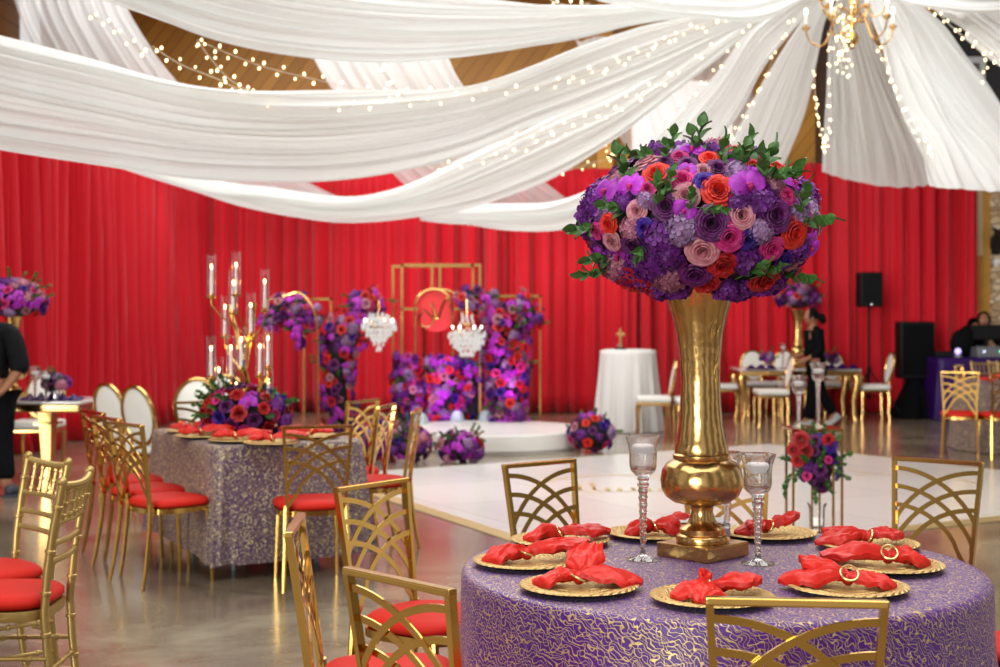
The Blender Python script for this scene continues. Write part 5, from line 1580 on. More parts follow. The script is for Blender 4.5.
# ================================================================== WHITE SWAGS
def swag(label, up, lo, Z0, Z1, nf, seed, amp=.035, mt='sheer', depth=.35, nl=70, nc=110, gather=(1, .25), dip=0, hem=1.0):
    """up / lo: the two long edges as (px, py) stations; Z0 at the first station, Z1 at the last; the sheet leans by depth between them"""
    n = len(up)
    U = []; Lo = []
    for i in range(n):
        t = i / (n - 1); Y = lerp(Z0, Z1, t)
        dp = depth * (1 - .75 * t if gather[1] < gather[0] else .25 + .75 * t)
        U.append(W(up[i][0], up[i][1], Y - dp)); Lo.append(W(lo[i][0], lo[i][1], Y + dp * .4))
    rr = random.Random(seed); ph = [rr.uniform(0, 6.28) for _ in range(6)]
    vs = []; fs = []
    for j in range(nl + 1):
        t = j / nl
        a = crom(U, t); b = crom(Lo, t)
        t2_ = min(1, t + .01); t1_ = max(0, t - .01)
        along = (crom(U, t2_) + crom(Lo, t2_)) - (crom(U, t1_) + crom(Lo, t1_))
        across = b - a
        nr = along.cross(across)
        if nr.length < 1e-8: nr = Vector((0, -1, 0))
        nr.normalize()
        if nr.y > 0: nr = -nr
        wd = across.length
        A = min(amp * lerp(gather[0], gather[1], t), wd * .12)
        for i in range(nc + 1):
            s = i / nc
            p = a.lerp(b, s)
            f = math.sin(2 * PI * nf * s + 1.8 * math.sin(2 * PI * s * 1.6 + ph[0] + t * 1.5) + ph[1])
            f2 = math.sin(2 * PI * nf * 2.1 * s + 1.4 * math.sin(2 * PI * s * 2.7 + ph[2] - t) + ph[3])
            g = noise.noise(Vector((s * 5, t * 2.5, seed * 1.7)))
            off = A * (f * (.7 + 1.1 * g) + .28 * f2) + A * 2.0 * g
            off *= lerp(hem, 1, min(1, t * 4))
            # belly: middle of the sheet hangs back
            off -= .18 * math.sin(PI * s) * math.sin(PI * t) * wd * .3
            edge = .012 * math.sin(t * 23 + ph[4]) if i in (0, nc) else 0
            vs.append(p + nr * off + Vector((0, 0, edge - dip * math.sin(PI * s) * max(0, 1 - 2.2 * t))))
    w = nc + 1
    for j in range(nl):
        for i in range(nc):
            fs.append((j * w + i, j * w + i + 1, (j + 1) * w + i + 1, (j + 1) * w + i))
    mb = MB(); mb.add(vs, fs)
    o = obj('ceiling_swag', mb, M[mt], None, True, 180)
    tag(o, label, 'drape', 'white voile swags under the ceiling')
    return o
PX = (843, -34)
swag('topmost white swag sweeping from the chandelier to the upper left corner', [(40, -110), (130, -75), (220, -45), (310, -22), (400, -8), (490, 0), (570, 4), (640, 3), (720, -8), (790, -24), (842, -36)],
     [(40, -20), (130, 10), (220, 42), (310, 57), (400, 61), (490, 54), (570, 41), (640, 26), (720, 12), (790, -8), (843, -31)], 8.0, 12.7, 8, 1, .055)
swag('broadest white swag running from the left edge to the chandelier', [(-90, 10), (0, 36), (90, 58), (180, 80), (260, 90), (330, 92), (400, 90), (470, 84), (530, 66), (580, 46), (640, 25), (700, 12), (770, -6), (842, -35)],
     [(-90, 140), (0, 156), (90, 169), (180, 181), (260, 185), (330, 183), (400, 172), (470, 152), (530, 126), (590, 104), (650, 78), (710, 44), (775, 10), (844, -30)], 8.6, 12.8, 9, 2, .07)
swag('white swag whose curved lower edge hangs left above the candelabra and arch', [(110, 150), (200, 184), (265, 192), (330, 200), (375, 196), (420, 182), (470, 157), (520, 133), (560, 114), (620, 90), (680, 55), (730, 24), (785, -6), (843, -34)],
     [(110, 158), (195, 184), (245, 202), (300, 215), (350, 220), (410, 217), (470, 207), (525, 188), (570, 167), (615, 138), (670, 94), (720, 54), (770, 12), (845, -30)], 12.6, 13.1, 6, 3, .055)
swag('white swag hanging lowest, ending just left of the big bouquet', [(400, 205), (450, 210), (500, 207), (550, 204), (590, 190), (630, 165), (665, 130), (700, 92), (727, 58), (755, 18), (800, -10), (844, -34)],
     [(405, 206), (455, 219), (505, 230), (560, 231), (610, 219), (650, 200), (690, 172), (715, 146), (740, 110), (765, 66), (803, 20), (847, -30)], 15.8, 13.2, 6, 4, .06)
swag('white swag falling behind the top of the big bouquet', [(640, 235), (675, 215), (705, 185), (727, 148), (747, 108), (772, 66), (802, 22), (845, -30)],
     [(725, 235), (750, 215), (776, 178), (794, 142), (807, 102), (817, 58), (826, 18), (850, -32)], 17.2, 13.3, 6, 5, .06)
swag('white drape falling right of the dark post under the chandelier', [(822, 172), (824, 140), (826, 100), (828, 60), (831, 25), (846, -30)],
     [(950, 181), (937, 150), (915, 118), (893, 80), (876, 40), (856, -32)], 16.6, 13.2, 8, 6, .075, dip=.12, hem=.12)
swag('wide white drape sweeping from the chandelier to the right edge', [(930, 186), (918, 150), (903, 118), (888, 75), (873, 30), (852, -34)],
     [(1080, 200), (1045, 160), (1000, 107), (965, 62), (930, 15), (870, -35)], 12.2, 13.1, 7, 7, .08, gather=(1, .4), hem=.12)
swag('white swag crossing the upper right corner in front of the black wall', [(1090, 60), (1030, 20), (980, -15), (930, -40), (868, -45)],
     [(1090, 118), (1030, 85), (980, 47), (930, 8), (872, -32)], 9.5, 12.9, 6, 8, .04)
swag('short white swag scallop at the top edge, left of the chandelier', [(520, -60), (600, -45), (680, -50), (760, -60), (840, -62)],
     [(540, -22), (615, 4), (690, 17), (765, 19), (838, -22)], 9.5, 12.4, 5, 9, .04)
swag('short white swag scallop at the top right edge, right of the chandelier', [(860, -50), (900, -60), (950, -70), (1000, -70), (1070, -70)],
     [(866, -22), (905, 3), (945, 12), (990, 14), (1060, 5)], 12.5, 9.5, 5, 10, .04, gather=(.3, 1))
# fabric panels further back, crossing the roof diagonally
swag('back voile panel showing through the gap at the far upper left', [(8, -20), (30, 40), (85, 125), (190, 180), (255, 200)], [(120, -20), (136, 25), (204, 110), (320, 190), (385, 206)], 15.5, 19.5, 8, 11, .025, 'sheer_thin', gather=(1, 1))
swag('back voile panel behind the broad swag, above the round sign', [(300, 30), (330, 85), (395, 175), (440, 210), (470, 222)], [(440, 30), (463, 85), (535, 172), (575, 205), (600, 222)], 16.5, 20.3, 8, 12, .03, 'sheer_thin', gather=(1, 1))

swag('back voile panel glowing in front of the daylight window', [(575, 40), (600, 90), (622, 140), (650, 172)], [(750, 20), (752, 70), (756, 120), (768, 172)], 19.0, 20.6, 8, 13, .05, 'sheer_thin', gather=(1, 1))

# ================================================================== FAIRY LIGHTS
_ico = MB(); _ico.ball((0, 0, 0), 1, 8, 6); BULB = _ico.mesh('bulb', M['bulb'])
def fairy(label, pts, Z0, Z1, n, seed, r=.0098, jit=.035, spl=True):
    rr = random.Random(seed)
    V = [W(p[0], p[1], lerp(Z0, Z1, i / (len(pts) - 1))) for i, p in enumerate(pts)]
    org = V[0].copy(); V = [v - org for v in V]
    mb = MB(); cp = [crom(V, i / 60) for i in range(61)]
    mb.tube(cp, .0028, 5)
    root = obj('string_lights', mb, M['wire']); root.location = org
    tag(root, label, 'string lights', 'warm fairy light strings among the swags')
    for i in range(n):
        t = (i + rr.uniform(.2, .8)) / n; p = crom(V, t)
        o = bpy.data.objects.new('bulb', BULB); COL.objects.link(o); o.parent = root
        off = Vector((rr.uniform(-.4, .4), rr.uniform(-.5, .2), (1 if i % 2 else -1) * rr.uniform(.5, 1))) * jit
        s = r * rr.uniform(.8, 1.15)
        o.matrix_local = Matrix.Translation(p + off) @ Matrix.Diagonal((s, s, s * 1.25, 1))
    return root
fairy('fairy light string across the first wood gap, upper left', [(88, 14), (108, 24), (130, 42), (145, 56)], 9.0, 9.5, 10, 1)
fairy('fairy light string sloping down through the upper left wood gap', [(152, 46), (180, 64), (215, 78), (240, 90), (275, 106)], 9.3, 9.8, 16, 2)
fairy('fairy light string from the upper left wood gap to the chandelier end', [(197, 40), (232, 55), (268, 68), (318, 80), (365, 90), (420, 93), (475, 89), (530, 88), (590, 76), (645, 52), (690, 30), (740, 14)], 9.5, 12.2, 54, 3)
fairy('steep fairy light string crossing the upper left wood gap', [(198, 42), (212, 60), (228, 78), (250, 92)], 9.4, 9.5, 10, 4)
fairy('short fairy light string in the mauve gap above the round sign', [(378, 62), (386, 76), (396, 88), (404, 97)], 10.0, 10.2, 6, 5)
fairy('fairy light string along the middle of the broad white swag', [(330, 108), (385, 104), (440, 100), (490, 92), (545, 85), (600, 68), (640, 50), (680, 36), (725, 22)], 9.8, 12.0, 26, 6)
fairy('fairy light string low on the left of the third swag', [(390, 163), (430, 152), (470, 146), (515, 138), (560, 126), (600, 112), (640, 92), (680, 70), (715, 45)], 11.8, 12.5, 30, 7)
fairy('fairy light string along the lower edge of the third swag', [(435, 167), (480, 160), (520, 150), (560, 134), (600, 118), (640, 98), (675, 76)], 11.9, 12.5, 24, 8)
fairy('fairy light string in the small wood gap left of the bouquet', [(545, 176), (570, 170), (592, 163), (614, 157), (606, 148), (620, 152), (614, 144)], 13.4, 13.8, 18, 9)
fairy('fairy light string running down beside the bright window gap', [(752, 20), (730, 52), (708, 78), (688, 102), (672, 112)], 12.5, 13.0, 13, 10)
fairy('fairy light string running down toward the bouquet top, right of the window', [(795, 15), (778, 48), (762, 84), (748, 112), (735, 132), (724, 146)], 12.6, 13.6, 20, 11)
fairy('fairy light string at the top middle edge of the picture', [(542, -6), (555, 2), (572, 6), (590, 3)], 11.0, 11.3, 9, 12)
fairy('fairy light string hanging left of the dark post', [(814, 70), (815, 92), (817, 112), (820, 128), (824, 142), (822, 150)], 13.0, 13.0, 20, 13, jit=.04)
fairy('fairy light string hanging right of the dark post', [(828, 30), (829, 60), (829, 90), (830, 118), (828, 138), (824, 150)], 12.9, 12.9, 21, 14, jit=.04)
fairy('fairy light string hanging in the seam below the right drapes', [(878, 46), (886, 66), (893, 84), (902, 104), (912, 124), (926, 146), (931, 153)], 12.6, 12.0, 24, 15)
fairy('fairy light string slanting across the black upper right wall', [(928, 4), (943, 18), (960, 34), (980, 48), (1004, 66)], 11.5, 10.8, 16, 16)
fairy('fairy light string hanging down across the slanting one at upper right', [(992, 36), (987, 50), (986, 62), (980, 82)], 11.2, 11.2, 9, 17)
fairy('tangle of fairy lights around the brass chandelier stem', [(832, 2), (842, 16), (846, 34), (838, 46), (848, 30), (852, 12), (846, 40), (836, 58), (846, 70), (838, 62), (850, 56), (843, 50), (832, 42)], 12.25, 12.15, 44, 18, jit=.1)

# ================================================================== PEOPLE
def skin_obj(name, verts, edges, radii, m, parent, sub=2):
    me = bpy.data.meshes.new(name); me.from_pydata(verts, edges, []); me.materials.append(m)
    o = link(name, me, parent)
    md = o.modifiers.new('skin', 'SKIN'); md.use_smooth_shade = True
    sv = me.skin_vertices[0].data
    for i, r in enumerate(radii): sv[i].radius = (r, r) if not isinstance(r, tuple) else r
    sv[0].use_root = True
    s = o.modifiers.new('sub', 'SUBSURF'); s.levels = sub; s.render_levels = sub
    return o
def chain(specs):
    """specs: dict name -> (pos, radius, parent name)"""
    names = list(specs); idx = {n: i for i, n in enumerate(names)}
    V = [specs[n][0] for n in names]; Rr = [specs[n][1] for n in names]
    E = [(idx[n], idx[specs[n][2]]) for n in names if specs[n][2]]
    return V, E, Rr
def hand(specs, wrist, tip_dir, side, k, parent):
    """palm and five fingers added to the skeleton"""
    w = Vector(wrist); d = Vector(tip_dir).normalized(); s = Vector(side).normalized()
    specs[k + 'palm'] = (tuple(w + d * .06), (.032, .02), parent)
    for i, (o, L) in enumerate([(-.028, .06), (-.01, .075), (.01, .07), (.026, .055)]):
        a = w + d * .095 + s * o
        specs[k + 'f%da' % i] = (tuple(a), .0095, k + 'palm')
        specs[k + 'f%db' % i] = (tuple(a + d * L * .6 + Vector((0, 0, -.008))), .0085, k + 'f%da' % i)
        specs[k + 'f%dc' % i] = (tuple(a + d * L + Vector((0, 0, -.022))), .0075, k + 'f%db' % i)
    a = w + d * .04 - s * .03
    specs[k + 'ta'] = (tuple(a), .011, k + 'palm'); specs[k + 'tb'] = (tuple(a + d * .035 - s * .02), .009, k + 'ta')
def head_mb(c, fdir, r=.1):
    mb = MB()
    f = Vector(fdir).normalized()
    Mx = frame(c, (0, 0, 1)); rot = math.atan2(f.y, f.x)
    T = Matrix.Translation(Vector(c)) @ Matrix.Rotation(rot, 4, 'Z')
    def hd(u, v):
        a = 2 * PI * u; b = PI * v
        x, y, z = math.sin(b) * math.cos(a), math.sin(b) * math.sin(a), math.cos(b)
        X = x * .095; Y = y * .075; Z = z * .118
        if z < 0: X *= 1 + .1 * z; Y *= 1 + .28 * z
        if x > 0:
            if abs(z + .1) < .28 and abs(y) < .2: X += .022 * (1 - abs(z + .1) / .28) * (1 - abs(y) / .2)
            if -.62 < z < -.42 and abs(y) < .3: X += .006
            if .05 < z < .25 and .2 < abs(y) < .55: X -= .007
        return (X, Y, Z)
    mb.grid(hd, 32, 24, True, M=T)
    for s in (-1, 1):
        mb.ball((0, s * .077, -.005), (.018, .009, .03), 8, 6, M=T)
    return mb, T
def face_bits(T, parent):
    mb = MB()
    for s in (-1, 1): mb.ball((.083, s * .03, .012), (.009, .013, .008), 8, 6, M=T)
    obj('eyes', mb, mat('eye_white', srgb(230, 226, 220), .3), parent)
    mb = MB()
    for s in (-1, 1): mb.ball((.091, s * .03, .012), (.004, .006, .006), 8, 6, M=T)
    obj('irises', mb, M['black'], parent)
    mb = MB(); mb.ball((.086, 0, -.062), (.009, .024, .008), 10, 6, M=T); obj('lips', mb, mat('lips', srgb(140, 62, 60), .4), parent)

# walking woman
Yw = 18.8
w0 = thing('person', 'person in black suit with hair tied back, walking left past the far table', 'person', (Xp(815, Yw), Yw, 0))
# local x to the right of the picture, she walks toward -x
sp_ = {
    'pelvis': ((0, 0, .86), (.13, .12), None), 'waist': ((.0, 0, 1.0), (.11, .1), 'pelvis'), 'chest': ((-.01, 0, 1.16), (.125, .14), 'waist'),
    'neckb': ((-.02, 0, 1.31), (.07, .09), 'chest'), 'neck': ((-.03, 0, 1.38), (.045, .045), 'neckb'), 'headb': ((-.04, 0, 1.43), (.05, .05), 'neck'),
    'shl': ((-.01, -.16, 1.28), .055, 'neckb'), 'ell': ((.03, -.22, 1.03), .042, 'shl'), 'wrl': ((-.15, -.24, .92), .026, 'ell'),
    'shr': ((-.01, .16, 1.28), .055, 'neckb'), 'elr': ((.0, .22, 1.03), .042, 'shr'), 'wrr': ((-.16, .2, .95), .026, 'elr'),
    'hl': ((0, -.08, .8), .095, 'pelvis'), 'kl': ((-.05, -.08, .45), .06, 'hl'), 'al': ((-.10, -.08, .08), .036, 'kl'), 'tl': ((-.25, -.08, .035), .03, 'al'),
    'hr': ((.02, .08, .8), .095, 'pelvis'), 'kr': ((.1, .08, .45), .06, 'hr'), 'ar': ((.28, .08, .16), .036, 'kr'), 'tr': ((.2, .08, .035), .03, 'ar'),
}
hand(sp_, sp_['wrl'][0], (-1, 0, -.35), (0, .3, 1), 'L', 'wrl'); hand(sp_, sp_['wrr'][0], (-1, 0, -.2), (0, .3, 1), 'R', 'wrr')
V_, E_, R_ = chain(sp_)
skin_obj('body', V_, E_, R_, M['skin'], w0)
mb, T = head_mb((-.05, 0, 1.475), (-1, 0, 0)); obj('head', mb, M['skin'], w0, True, 180); face_bits(T, w0)
mb = MB(); mb.grid(lambda u, v: (lambda a, b: ((.105 * math.sin(b) * math.cos(a)) if math.cos(a) < .45 else .105 * math.sin(b) * .45, .088 * math.sin(b) * math.sin(a), .03 + .105 * math.cos(b)))(2 * PI * u, PI * v * .68), 28, 14, True, M=T)
mb.ball((.085, 0, 1.47), (.06, .055, .06), 12, 9); mb.ball((.11, .0, 1.43), (.045, .04, .05), 10, 8)
obj('hair', mb, M['hair'], w0, True, 180)
jk = {n: sp_[n] for n in ('waist',)}
jk = {'chest': ((-.01, 0, 1.16), (.138, .152), None), 'waist': ((.0, 0, 1.0), (.125, .118), 'chest'), 'hip': ((.01, 0, .86), (.15, .15), 'waist'), 'hem': ((.015, 0, .79), (.165, .16), 'hip'),
      'neckb': ((-.02, 0, 1.32), (.07, .09), 'chest'), 'shl': ((-.01, -.165, 1.285), .066, 'neckb'), 'ell': ((.03, -.225, 1.03), .056, 'shl'), 'wrl': ((-.12, -.24, .93), .042, 'ell'),
      'shr': ((-.01, .165, 1.285), .066, 'neckb'), 'elr': ((.0, .225, 1.03), .056, 'shr'), 'wrr': ((-.13, .205, .96), .042, 'elr')}
V_, E_, R_ = chain(jk); skin_obj('jacket', V_, E_, R_, M['black_cloth'], w0)
tr_ = {'p': ((0.01, 0, .86), (.14, .135), None), 'hl': ((0, -.08, .76), .105, 'p'), 'kl': ((-.05, -.08, .45), .085, 'hl'), 'cl': ((-.09, -.08, .2), .085, 'kl'), 'al': ((-.1, -.08, .09), .09, 'cl'),
       'hr': ((.02, .08, .76), .105, 'p'), 'kr': ((.1, .08, .45), .085, 'hr'), 'cr': ((.22, .08, .24), .08, 'kr'), 'ar': ((.28, .08, .17), .085, 'cr')}
V_, E_, R_ = chain(tr_); skin_obj('trousers', V_, E_, R_, M['black_cloth'], w0)
for (x, y, tl, z) in ((-.16, -.08, 0, .0), (.25, .08, -38, .03)):
    mb = MB(); q_ = Matrix.Translation((x, y, .045 + z)) @ Matrix.Rotation(R(tl), 4, 'Y')
    mb.box((0, 0, -.032), (.26, .09, .02), M=q_, bev=.008); mb.ball((-.03, 0, -.005), (.11, .042, .038), 12, 8, M=q_); mb.ball((.06, 0, .01), (.065, .04, .05), 10, 8, M=q_)
    obj('shoe', mb, mat('grey_white_sneaker', srgb(180, 178, 176), .5), w0)
mb = MB(); mb.tube([(-.125, -.03, 1.32), (-.14, -.01, 1.22), (-.145, .0, 1.17)], .004, 5); obj('necklace', mb, M['mirror'], w0)

# person at left edge, seen from behind, head out of view
Yp = 11.7
p0_ = thing('person', 'person in black lace top and trousers walking away at the left edge', 'person', (Xp(-15, Yp), Yp, 0))
p0_.scale = (1.22, 1.1, .985)
k_ = {
    'pelvis': ((0, 0, .92), (.17, .14), None), 'waist': ((.0, 0, 1.08), (.14, .11), 'pelvis'), 'chest': ((0, .01, 1.25), (.16, .12), 'waist'), 'neckb': ((0, .02, 1.42), (.08, .07), 'chest'),
    'neck': ((0, .03, 1.5), (.05, .05), 'neckb'), 'headb': ((0, .04, 1.56), (.055, .055), 'neck'),
    'shr': ((.17, .01, 1.4), .06, 'neckb'), 'elr': ((.25, -.02, 1.08), .047, 'shr'), 'wrr': ((.17, -.12, .9), .028, 'elr'),
    'shl': ((-.17, .01, 1.4), .06, 'neckb'), 'ell': ((-.25, -.02, 1.12), .047, 'shl'), 'wrl': ((-.2, .12, .95), .028, 'ell'),
    'hr': ((.09, 0, .86), .11, 'pelvis'), 'kr': ((.12, -.05, .48), .07, 'hr'), 'ar': ((.19, -.12, .09), .042, 'kr'), 'tr': ((.2, .03, .035), .034, 'ar'),
    'hl': ((-.09, 0, .86), .11, 'pelvis'), 'kl': ((-.12, .1, .48), .07, 'hl'), 'al': ((-.16, .15, .09), .042, 'kl'), 'tl': ((-.16, .3, .035), .034, 'al'),
}
hand(k_, k_['wrr'][0], (-.5, -.4, -.6), (.3, .6, 0), 'R', 'wrr'); hand(k_, k_['wrl'][0], (.2, .5, -.8), (.3, .6, 0), 'L', 'wrl')
V_, E_, R_ = chain(k_); skin_obj('body', V_, E_, R_, M['skin'], p0_)
mb, T = head_mb((0, .05, 1.6), (0, 1, 0)); obj('head', mb, M['skin'], p0_, True, 180); face_bits(T, p0_)
mb = MB(); mb.ball((0, -.0, .02), (.11, .1, .125), 16, 12, M=T @ Matrix.Translation((-.025, 0, .01))); obj('hair', mb, M['hair'], p0_)
lace = mat('black_lace', srgb(14, 13, 16), .7, spec=.15, var=.6, vscale=60, bump=1, bscale=50)
t_ = {'chest': ((0, .01, 1.25), (.178, .14), None), 'waist': ((0, 0, 1.08), (.17, .14), 'chest'), 'hem': ((0, 0, .93), (.195, .165), 'waist'), 'neckb': ((0, .02, 1.42), (.1, .08), 'chest'),
      'shr': ((.175, .01, 1.4), .08, 'neckb'), 'elr': ((.25, -.015, 1.1), .074, 'shr'), 'slr': ((.235, -.04, 1.03), .066, 'elr'), 'shl': ((-.175, .01, 1.4), .078, 'neckb'), 'ell': ((-.25, -.02, 1.14), .072, 'shl')}
V_, E_, R_ = chain(t_); skin_obj('top', V_, E_, R_, lace, p0_)
t_ = {'p': ((0, 0, .94), (.19, .16), None), 'hr': ((.1, 0, .84), .135, 'p'), 'kr': ((.125, -.05, .48), .085, 'hr'), 'ar': ((.19, -.12, .13), .062, 'kr'), 'hl': ((-.1, 0, .84), .135, 'p'), 'kl': ((-.12, .1, .48), .085, 'hl'), 'al': ((-.16, .15, .13), .062, 'kl')}
V_, E_, R_ = chain(t_); skin_obj('trousers', V_, E_, R_, M['black_cloth'], p0_)
for (x, y, rz) in ((.205, -.05, 8), (-.16, .22, 0)):
    mb = MB(); q_ = Matrix.Translation((x, y, .045)) @ Matrix.Rotation(R(rz), 4, 'Z')
    mb.box((0, 0, -.034), (.1, .27, .02), M=q_, bev=.008); mb.ball((0, .03, -.004), (.047, .12, .04), 12, 8, M=q_); mb.ball((0, -.06, .01), (.045, .07, .055), 10, 8, M=q_)
    obj('shoe', mb, mat('dark_grey_shoe', srgb(56, 58, 66), .6), p0_)

# hunched DJ behind the table
Yd = 20.75
d0_ = thing('person', 'person in a black hooded jacket bent over the DJ table at the right', 'person', (Xp(972, Yd), Yd, 0))
k_ = {'pelvis': ((.0, .12, .95), (.14, .14), None), 'waist': ((0, .05, 1.1), (.13, .12), 'pelvis'), 'chest': ((.02, -.08, 1.22), (.16, .14), 'waist'), 'neckb': ((.06, -.16, 1.32), (.1, .1), 'chest'), 'headb': ((.09, -.2, 1.37), (.055, .055), 'neckb'),
      'shr': ((.24, -.14, 1.26), .07, 'neckb'), 'elr': ((.34, -.24, 1.05), .05, 'shr'), 'wrr': ((.25, -.42, .97), .03, 'elr'),
      'shl': ((-.16, -.14, 1.24), .07, 'neckb'), 'ell': ((-.25, -.2, 1.05), .05, 'shl'), 'wrl': ((-.15, -.42, .97), .03, 'ell'),
      'hr': ((.09, .12, .85), .1, 'pelvis'), 'kr': ((.1, .1, .48), .07, 'hr'), 'ar': ((.1, .14, .08), .05, 'kr'), 'tr': ((.1, .0, .035), .035, 'ar'),
      'hl': ((-.09, .12, .85), .1, 'pelvis'), 'kl': ((-.1, .1, .48), .07, 'hl'), 'al': ((-.1, .14, .08), .05, 'kl'), 'tl': ((-.1, .0, .035), .035, 'al')}
hand(k_, k_['wrr'][0], (-.3, -1, -.15), (1, 0, 0), 'R', 'wrr'); hand(k_, k_['wrl'][0], (.3, -1, -.15), (1, 0, 0), 'L', 'wrl')
V_, E_, R_ = chain(k_); skin_obj('body', V_, E_, R_, M['skin'], d0_)
mb, T = head_mb((.1, -.22, 1.41), (-.3, -1, 0)); obj('head', mb, M['skin'], d0_, True, 180); face_bits(T, d0_)
mb = MB(); mb.grid(lambda u, v: (lambda a, b: ((.12 * math.sin(b) * math.cos(a)) if math.cos(a) < .3 else .12 * math.sin(b) * .3, .105 * math.sin(b) * math.sin(a), .01 + .135 * math.cos(b)))(2 * PI * u, PI * v * .8), 28, 14, True, M=T)
obj('hood', mb, M['black_cloth'], d0_, True, 180)
t_ = {'chest': ((.02, -.08, 1.22), (.2, .17), None), 'waist': ((0, .05, 1.08), (.18, .16), 'chest'), 'hem': ((0, .12, .92), (.18, .17), 'waist'), 'neckb': ((.05, -.14, 1.32), (.12, .11), 'chest'),
      'shr': ((.24, -.14, 1.27), .09, 'neckb'), 'elr': ((.35, -.24, 1.06), .075, 'shr'), 'wrr': ((.26, -.38, .99), .05, 'elr'), 'shl': ((-.17, -.14, 1.25), .09, 'neckb'), 'ell': ((-.26, -.2, 1.06), .075, 'shl'), 'wrl': ((-.16, -.38, .99), .05, 'ell')}
V_, E_, R_ = chain(t_); skin_obj('jacket', V_, E_, R_, M['black_cloth'], d0_)
t_ = {'p': ((0, .12, .93), (.16, .15), None), 'hr': ((.09, .12, .84), .11, 'p'), 'kr': ((.1, .1, .48), .08, 'hr'), 'ar': ((.1, .14, .06), .065, 'kr'), 'hl': ((-.09, .12, .84), .11, 'p'), 'kl': ((-.1, .1, .48), .08, 'hl'), 'al': ((-.1, .14, .06), .065, 'kl')}
V_, E_, R_ = chain(t_); skin_obj('trousers', V_, E_, R_, M['black_cloth'], d0_)
mb = MB(); mb.box((.1, .04, .02), (.09, .24, .04), bev=.015); mb.box((-.1, .04, .02), (.09, .24, .04), bev=.015); obj('shoes', mb, M['black'], d0_)
bg = MB(); bg.ball((0, 0, .2), (.17, .14, .22), 16, 12); bg.ball((.05, 0, .34), (.1, .1, .12), 12, 8)
o = obj('equipment_bag', bg, M['black_cloth']); o.location = (Xp(962, 20.05), 20.05, .88); tag(o, 'rounded black equipment bag on the DJ table, left of the monitor', 'bag')

# ================================================================== LIGHT
def area(name, loc, rot, size, e, col=(1, 1, 1), sy=None):
    l = bpy.data.lights.new(name, 'AREA'); l.energy = e; l.size = size; l.color = col
    if sy: l.shape = 'RECTANGLE'; l.size_y = sy
    o = bpy.data.objects.new(name, l); COL.objects.link(o); o.location = loc; o.rotation_euler = rot
    return o
area('overhead_fill_front', (0, 3, 5.6), (0, 0, 0), 6, 330, (.96, 1, .98), 4)  # overhead area lights are added soft fill, no fixtures behind them
area('overhead_fill_middle', (0, 10.5, 6.2), (0, 0, 0), 9, 560, (.94, 1, .99), 5)
area('overhead_fill_back', (-1.5, 17, 6.3), (0, 0, 0), 8, 470, (.94, 1, .99), 4)
sl = bpy.data.lights.new('even_fill_sun', 'SUN'); sl.energy = 1.65; sl.angle = R(22); sl.color = (.95, 1, .99)  # added soft sun from behind the camera, lights drapes and curtains evenly
so = bpy.data.objects.new('even_fill_sun', sl); COL.objects.link(so); so.location = (-6, -6, 4)
so.rotation_euler = Vector((.5, 1, -.12)).to_track_quat('-Z', 'Y').to_euler()
def spot(name, loc, tgt, e, col, ang=60, blend=.6, r=.1):
    l = bpy.data.lights.new(name, 'SPOT'); l.energy = e; l.color = col; l.spot_size = R(ang); l.spot_blend = blend; l.shadow_soft_size = r
    o = bpy.data.objects.new(name, l); COL.objects.link(o); o.location = loc
    o.rotation_euler = (Vector(tgt) - Vector(loc)).to_track_quat('-Z', 'Y').to_euler()
    return o
spot('curtain_spot', (-3.5, 14.5, 4.0), (-2.0, 21.4, 2.2), 420, (1, .9, .85), 75, .9, .4)
spot('stage_uplight_violet', (-.6, 16.2, .45), (Xp(444, YB), YB, .75), 60, (.7, .25, 1), 70, .8, .05)
spot('stage_uplight_magenta', (.25, 16.3, .45), (Xp(500, YA), YA, 1.0), 35, (.8, .2, .9), 70, .8, .05)
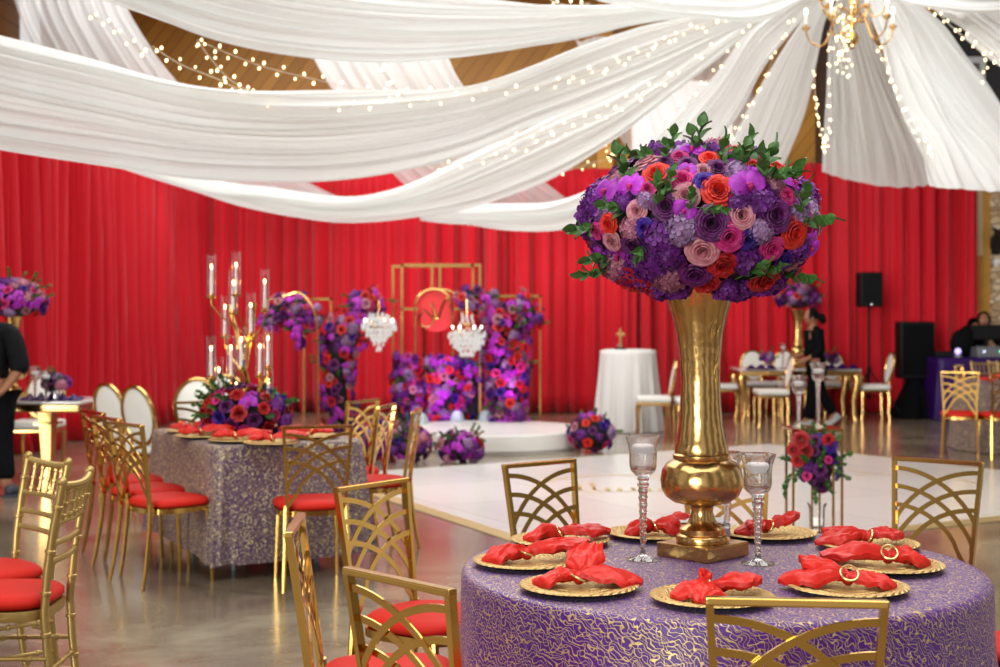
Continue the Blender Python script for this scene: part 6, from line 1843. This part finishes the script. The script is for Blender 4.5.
spot('dj_violet', (Xp(950, 19), 19.0, .35), (Xp(945, 20), 19.9, .5), 3, (.5, .2, 1), 80, .8, .05)
w = bpy.data.worlds.new('World'); SC.world = w; w.use_nodes = True
N = w.node_tree.nodes; L = w.node_tree.links
tc = N.new('ShaderNodeTexCoord'); sx_ = N.new('ShaderNodeSeparateXYZ'); L.new(tc.outputs['Generated'], sx_.inputs[0])
at = N.new('ShaderNodeMath'); at.operation = 'ARCTAN2'; L.new(sx_.outputs['Y'], at.inputs[0]); L.new(sx_.outputs['X'], at.inputs[1])
mu = N.new('ShaderNodeMath'); mu.operation = 'MULTIPLY'; mu.inputs[1].default_value = 11; L.new(at.outputs[0], mu.inputs[0])
si = N.new('ShaderNodeMath'); si.operation = 'SINE'; L.new(mu.outputs[0], si.inputs[0])
mr = N.new('ShaderNodeMapRange'); mr.inputs[1].default_value = .1; mr.inputs[2].default_value = .3; mr.inputs[3].default_value = .16; mr.inputs[4].default_value = .75  # bright bands added to the surroundings for contrast in gold reflections
L.new(si.outputs[0], mr.inputs[0])
N['Background'].inputs[0].default_value = (1, .98, .95, 1); L.new(mr.outputs[0], N['Background'].inputs[1])

# ================================================================== CAMERA
cam = bpy.data.cameras.new('camera'); co = bpy.data.objects.new('camera', cam); COL.objects.link(co)
co.location = (0, 0, CAMZ); co.rotation_euler = (R(90), 0, 0)
cam.sensor_width = 36; cam.lens = F * 36 / 1000
cam.shift_y = -(333.5 - HOR) / 1000
cam.clip_end = 200
cam.dof.use_dof = True; cam.dof.focus_distance = 4.05; cam.dof.aperture_fstop = 3.9
SC.camera = co
SC.view_settings.view_transform = 'Standard'; SC.view_settings.look = 'None'
SC.view_settings.exposure = -.06; SC.view_settings.gamma = 1; SC.view_settings.use_curve_mapping = False
SC.cycles.use_denoising = True
SC.cycles.max_bounces = 8; SC.cycles.transparent_max_bounces = 16; SC.cycles.transmission_bounces = 8
SC.cycles.caustics_reflective = False; SC.cycles.caustics_refractive = False
SC.cycles.sample_clamp_indirect = 6
